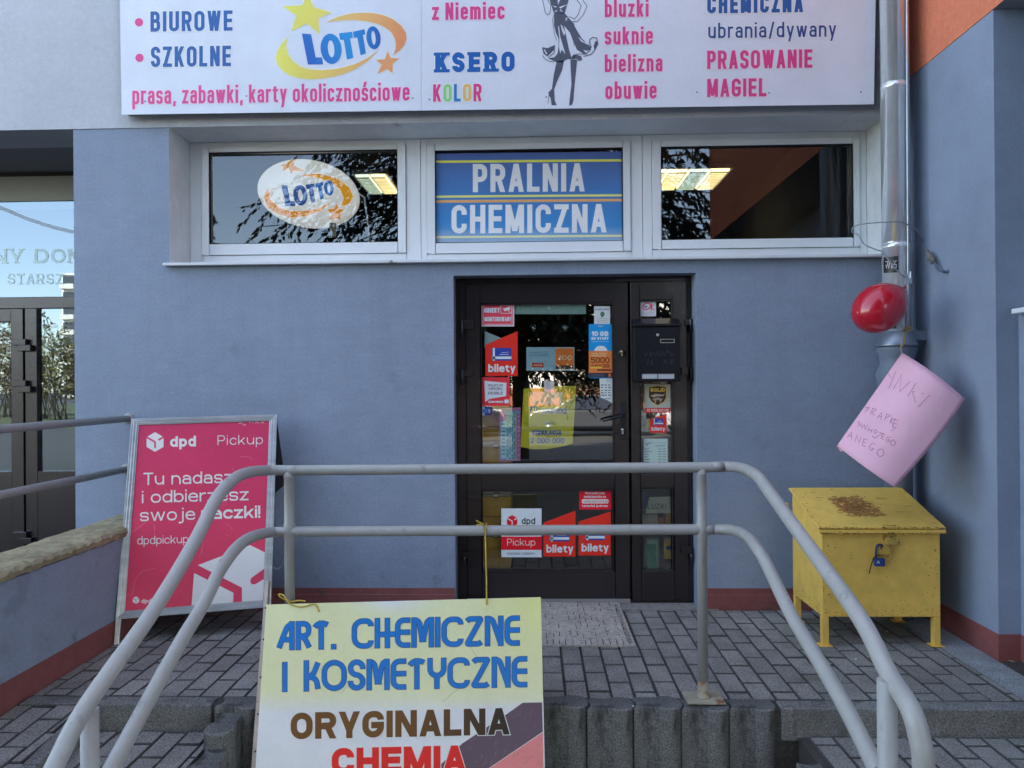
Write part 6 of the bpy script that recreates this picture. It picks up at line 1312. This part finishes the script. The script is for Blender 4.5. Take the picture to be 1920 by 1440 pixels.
H_ = [[(672, 955), (692, 985)], [(718, 950), (680, 1045)], [(705, 1050), (752, 965), (740, 1065), (800, 1005)], [(785, 1090), (832, 1015)], [(880, 1075), (812, 1062)], [(812, 1062), (830, 1125)], [(910, 1080), (845, 1150)],
 [(545, 1180), (560, 1150)], [(545, 1150), (570, 1152), (560, 1170)], [(575, 1192), (590, 1155), (612, 1165), (585, 1178), (600, 1200)], [(612, 1212), (640, 1180), (635, 1222)], [(618, 1200), (640, 1203)], [(655, 1225), (668, 1188), (690, 1198), (662, 1210)], [(685, 1240), (700, 1205)], [(720, 1215), (690, 1222), (702, 1248)], [(735, 1225), (715, 1220), (700, 1262), (722, 1265), (690, 1285)], [(712, 1243), (728, 1245)],
 [(520, 1230), (505, 1235), (518, 1248), (502, 1258)], [(525, 1240), (528, 1268), (542, 1248), (545, 1275), (562, 1250)], [(570, 1265), (560, 1285)], [(588, 1272), (578, 1292)], [(566, 1275), (584, 1283)], [(605, 1275), (595, 1290), (605, 1300), (615, 1288), (605, 1276)], [(622, 1290), (650, 1300)], [(640, 1298), (600, 1325), (585, 1310)], [(660, 1305), (645, 1300), (635, 1325), (652, 1332)], [(642, 1314), (655, 1318)], [(690, 1320), (672, 1318), (662, 1335), (675, 1346), (685, 1335), (675, 1332)], [(705, 1332), (690, 1345), (692, 1362), (708, 1366), (718, 1350), (706, 1333)],
 [(445, 1320), (470, 1290), (470, 1330)], [(452, 1310), (472, 1315)], [(490, 1345), (500, 1305), (512, 1352), (525, 1318)], [(560, 1335), (540, 1328), (530, 1365), (552, 1372)], [(536, 1348), (552, 1352)], [(605, 1360), (585, 1352), (568, 1375), (580, 1395), (595, 1385), (582, 1380)], [(640, 1385), (620, 1390), (612, 1412), (628, 1430), (648, 1420), (652, 1398), (640, 1385)]]
for p in H_: s.line(T(p), .85, ink, 1)
s.build('handwriting', m_paper, pk_)

# ---------------------------------------------------------------- scraps on the paving
for px, py, lab, w_ in ((1663, 1184, 'small white paper scrap lying under the yellow grit box', .012), (1605, 1236, 'tiny white scrap on the paving in front of the grit box', .008), (1896, 1240, 'small brown leaf by the corner of the maroon plinth', .018), (1187, 1324, 'tiny white scrap on a palisade block left of the base plate', .006)):
    p = atz(px, py, .004 if py < 1300 else .012); m = M(); rz = random.uniform(0, 3); c_, s__ = math.cos(rz) * w_, math.sin(rz) * w_
    m.slab([p + Vector((-c_, -s__, 0)), p + Vector((s__ * .6, -c_ * .6, .002)), p + Vector((c_, s__, .001)), p + Vector((-s__ * .5, c_ * .5, .003))], (0, 0, 1), .0006); tag(m.build('litter_scrap', m_pvc if 'white' in lab else m_rust), lab, 'litter')

# ================================================================ what stands across the yard (the glass shows it)
rt = random.Random(11)
def leafcard(m, p, d, l_, w_, col=None):
    n = Vector((rt.uniform(-1, 1), rt.uniform(-1, 1), rt.uniform(-1, 1))); x = d.cross(n)
    if x.length < .01: x = d.cross(Vector((0, 0, 1)))
    x = x.normalized() * w_; m.add([p - x * .5, p + d * l_ * .5 - x, p + d * l_, p + d * l_ * .5 + x], [(0, 1, 2, 3)], 0, col)
m_bark = mat('bark', (.055, .042, .032), .95, noise=[(8, .3)], bump=[(14, 1, 4)])
m_needle = mat('spruce_needles', (.022, .038, .024), .8, island=.55, spec=.2)
def spruce(x, y, h, r, z0, nb, label):
    t = thing('spruce_tree', (x, y, G0), label, 'tree', 'spruce trees across the yard')
    m = M(); m.tube([(x, y, G0), (x + .03, y, G0 + h * .5), (x, y, G0 + h)], [.17, .10, .015], 10); m.build('trunk', m_bark, t)
    c = M(); b = M(); z = G0 + z0
    while z < G0 + h - .2:
        k = (z - G0 - z0) / (h - z0); R_ = r * (1 - k) ** .85 + .12
        for i in range(max(5, int(nb * (1 - .5 * k)))):
            a = rt.uniform(0, 6.283); L_ = R_ * rt.uniform(.65, 1.08); L_ = min(L_, (-5.6 - y) / max(.05, math.sin(a)) if math.sin(a) > .05 else L_); d0 = Vector((math.cos(a), math.sin(a), 0)); pts = []
            for j in range(7):
                u = j / 6; pts.append(Vector((x, y, z)) + d0 * L_ * u + Vector((0, 0, L_ * (.10 * u - .42 * u * u + .16 * u ** 4))))
            b.tube(pts, [.03 * (1 - u_ / 6) + .006 for u_ in range(7)], 5, caps=False)
            for j in range(1, 7):
                for sd_ in (-1, 1, 0):
                    p = pts[j - 1].lerp(pts[j], rt.random()); s_ = d0.cross(Vector((0, 0, 1))) * sd_
                    tw = (d0 * .55 + s_ * .8 + Vector((0, 0, -.55 - .3 * rt.random()))).normalized(); tl = L_ * .22 * rt.uniform(.5, 1.2) + .08
                    for q in range(17): pp = p + tw * tl * q / 17; leafcard(c, pp, (tw + Vector((rt.uniform(-.7, .7), rt.uniform(-.7, .7), rt.uniform(-.5, .3)))).normalized(), rt.uniform(.08, .17), rt.uniform(.018, .036))
        z += .19 + .12 * k
    b.build('branches', m_bark, t); c.build('crown', m_needle, t)
spruce(-.25, -8.7, 12.2, 6.4, 2.6, 15, 'large drooping spruce mirrored in the door glass and the strip windows')
spruce(-9.5, -13.5, 9.0, 2.4, 1.2, 6, 'narrower spruce mirrored at the edge of the left entrance glass')
m_twig = mat('dry_twigs', (.20, .145, .085), .9, island=.5)
m_leaf = mat('yellow_green_leaves', (.13, .115, .035), .8, island=.5)
def bush(name, x, y, w_, h, n, mt, label, cat, grp):
    t = thing(name, (x, y, G0), label, cat, grp); b = M(); c = M()
    for i in range(n):
        a = rt.uniform(0, 6.283); p = Vector((x + rt.uniform(-.4, .4) * w_, y + rt.uniform(-.3, .3) * w_ * .6, G0)); d = Vector((math.cos(a) * .35, math.sin(a) * .3, 1)).normalized(); L_ = h * rt.uniform(.5, 1)
        q = [p, p + d * L_ * .5 + Vector((rt.uniform(-.1, .1), 0, 0)), p + d * L_]; b.tube(q, [.03 + h * .004, .016, .005], 4, caps=False)
        for j in range(26):
            u = rt.uniform(.25, 1); s0 = q[0].lerp(q[2], u); dd = Vector((rt.uniform(-1, 1), rt.uniform(-1, 1), rt.uniform(-.2, 1))).normalized(); l2 = L_ * rt.uniform(.08, .24)
            leafcard(c, s0, dd, l2, .012 + h * .003)
            for k in range(3): leafcard(c, s0 + dd * l2 * rt.uniform(.4, 1), Vector((rt.uniform(-1, 1), rt.uniform(-1, 1), rt.uniform(-.5, 1))).normalized(), rt.uniform(.1, .3), .03 + h * .006)
    b.build('stems', m_bark, t); c.build('twigs', mt, t)
for i, (x, y, w_, h, n, mt) in enumerate(((-21, -34, 5, 4.2, 34, m_twig), (-13, -33, 5, 5, 34, m_leaf), (-4.5, -35, 5, 4.6, 36, m_twig), (3.5, -33, 5, 5.6, 38, m_twig), (-28, -36, 6, 6, 40, m_leaf), (8, -36, 5, 5, 30, m_leaf), (-36, -40, 7, 7.5, 44, m_twig))):
    bush('bare_shrub', x, y, w_, h, n, mt, ['wide dry brown shrub mirrored in the side pane of the left entrance', 'yellowish shrub in front of the cream block opposite', 'dry brown shrub behind the parked silver car opposite', 'tall bare shrub mirrored in the middle of the door', 'large yellow green shrub left of the tower block opposite', 'yellow green shrub at the right of the yard opposite', 'tallest bare brown shrub before the tower block'][i], 'shrub', 'shrubs across the yard')
m_cream = mat('cream_render', (.74, .69, .60), .85, noise=[(.3, .08)]); m_white_t = mat('white_panel', (.74, .72, .68), .8, noise=[(.2, .06)])
m_win = mat('far_window', (.03, .035, .045), .15, spec=.6); m_rbrick = mat('red_base', (.36, .10, .045), .85); m_balc = mat('balcony_front', (.66, .60, .52), .8)
def block(name, x0, x1, y, depth, h, floors, bays, wall, label, loggia):
    t = thing(name, ((x0 + x1) / 2, y, G0), label, 'building'); m = M(); m.box(x0, y - depth, G0, x1, y, G0 + h); m.build('wall', wall, t)
    m = M(); m.box(x0 - .3, y - depth - .3, G0 + h + .01, x1 + .3, y + .3, G0 + h + .4); m.build('roof', m_white_t, t)
    fh = h / floors; bw_ = (x1 - x0) / bays; w0 = M(); b0 = M()
    for f_i in range(floors):
        for k in range(bays):
            xa = x0 + bw_ * (k + .5); za = G0 + fh * f_i
            if loggia and k % 2 == 0:
                w0.box(xa - bw_ * .42, y - .2, za + .15 * fh, xa + bw_ * .42, y + .02, za + .93 * fh)
                if f_i: b0.box(xa - bw_ * .44, y + .03, za + .1 * fh, xa + bw_ * .44, y + 1.1, za + .42 * fh)
            else: w0.box(xa - bw_ * .28, y - .2, za + .32 * fh, xa + bw_ * .28, y + .02, za + .82 * fh)
    w0.build('windows', m_win, t); b0.build('balconies', m_balc if wall is m_white_t else m_cream, t)
    if not loggia: m = M(); m.box(x0 - .1, y - .1, G0, x1 + .1, y + .12, G0 + 1.6); m.build('base', m_rbrick, t)
block('apartment_block', -31, 17, -58, 12, 13.8, 5, 20, m_cream, 'long cream apartment block across the yard, mirrored in the door glass', False)
block('tower_block', -98.5, -72, -140, 16, 25.6, 8, 8, m_white_t, 'tall white tower block with balconies mirrored in the left entrance glass', True)
def car(x, y, col, label, s_=1, rz=0):
    t = thing('parked_car', (x, y, G0), label, 'car', 'cars parked across the yard'); mp_ = mat('car_paint', col, .25, .3, coat=.6)
    side = [(-2.1, .35), (-2.12, .62), (-2.0, .86), (-1.25, .95), (1.35, .98), (2.0, .92), (2.1, .65), (2.08, .35)]
    m = M(); n = len(side); prof = [(.86, 1), (.80, .985)]
    L_ = [Vector((x + a, y + .86, G0 + b)) for a, b in side]; R_ = [Vector((x + a, y - .86, G0 + b)) for a, b in side]
    m.add(L_ + R_, [tuple(range(n)), tuple(range(2 * n - 1, n - 1, -1))] + [(i, i + n, (i + 1) % n + n, (i + 1) % n) for i in range(n)]); bd_ = m.build('body', mp_, t, bevel=.07, seg=3)
    cab = [(-1.15, .95), (-.45, 1.40), (.95, 1.43), (1.65, 1.0)]; m = M(); L_ = [Vector((x + a, y + (.80 if b < 1.1 else .62), G0 + b)) for a, b in cab]; R_ = [Vector((x + a, y - (.80 if b < 1.1 else .62), G0 + b)) for a, b in cab]
    m.add(L_ + R_, [(0, 1, 2, 3), (7, 6, 5, 4)] + [(i, i + 4, (i + 1) % 4 + 4, (i + 1) % 4) for i in range(4)]); m.build('glasshouse', m_win, t, bevel=.03)
    m = M(); m.box(x - .5, y - .6, G0 + 1.41, x + .98, y + .6, G0 + 1.46); m.build('roof', mp_, t, bevel=.02)
    for a in (-1.35, 1.3):
        for b in (.80, -.80): m = M(); m.lathe((x + a, y + b - .1, G0 + .31), (0, 1, 0), [(0, .22), (.02, .30), (.18, .30), (.20, .22)], 18); m.lathe((x + a, y + b - .11, G0 + .31), (0, 1, 0), [(0, .17), (.22, .17)], 14, 1); m.build('wheel', [m_black, m_steel], t)
    for a in (-2.11, 2.07): m = M(); m.box(x + a - .02, y + .5, G0 + .62, x + a + .04, y + .8, G0 + .74); m.build('headlight', m_steel, t)
car(1.9, -21.5, (.10, .105, .115), 'silver car mirrored in the right of the door glass'); car(-3.2, -21.8, (.03, .035, .06), 'dark blue car mirrored behind the jackpot poster'); car(-8.2, -21.6, (.3, .03, .03), 'red car parked across the yard'); car(6.8, -22, (.7, .7, .7), 'white car parked across the yard at the right')
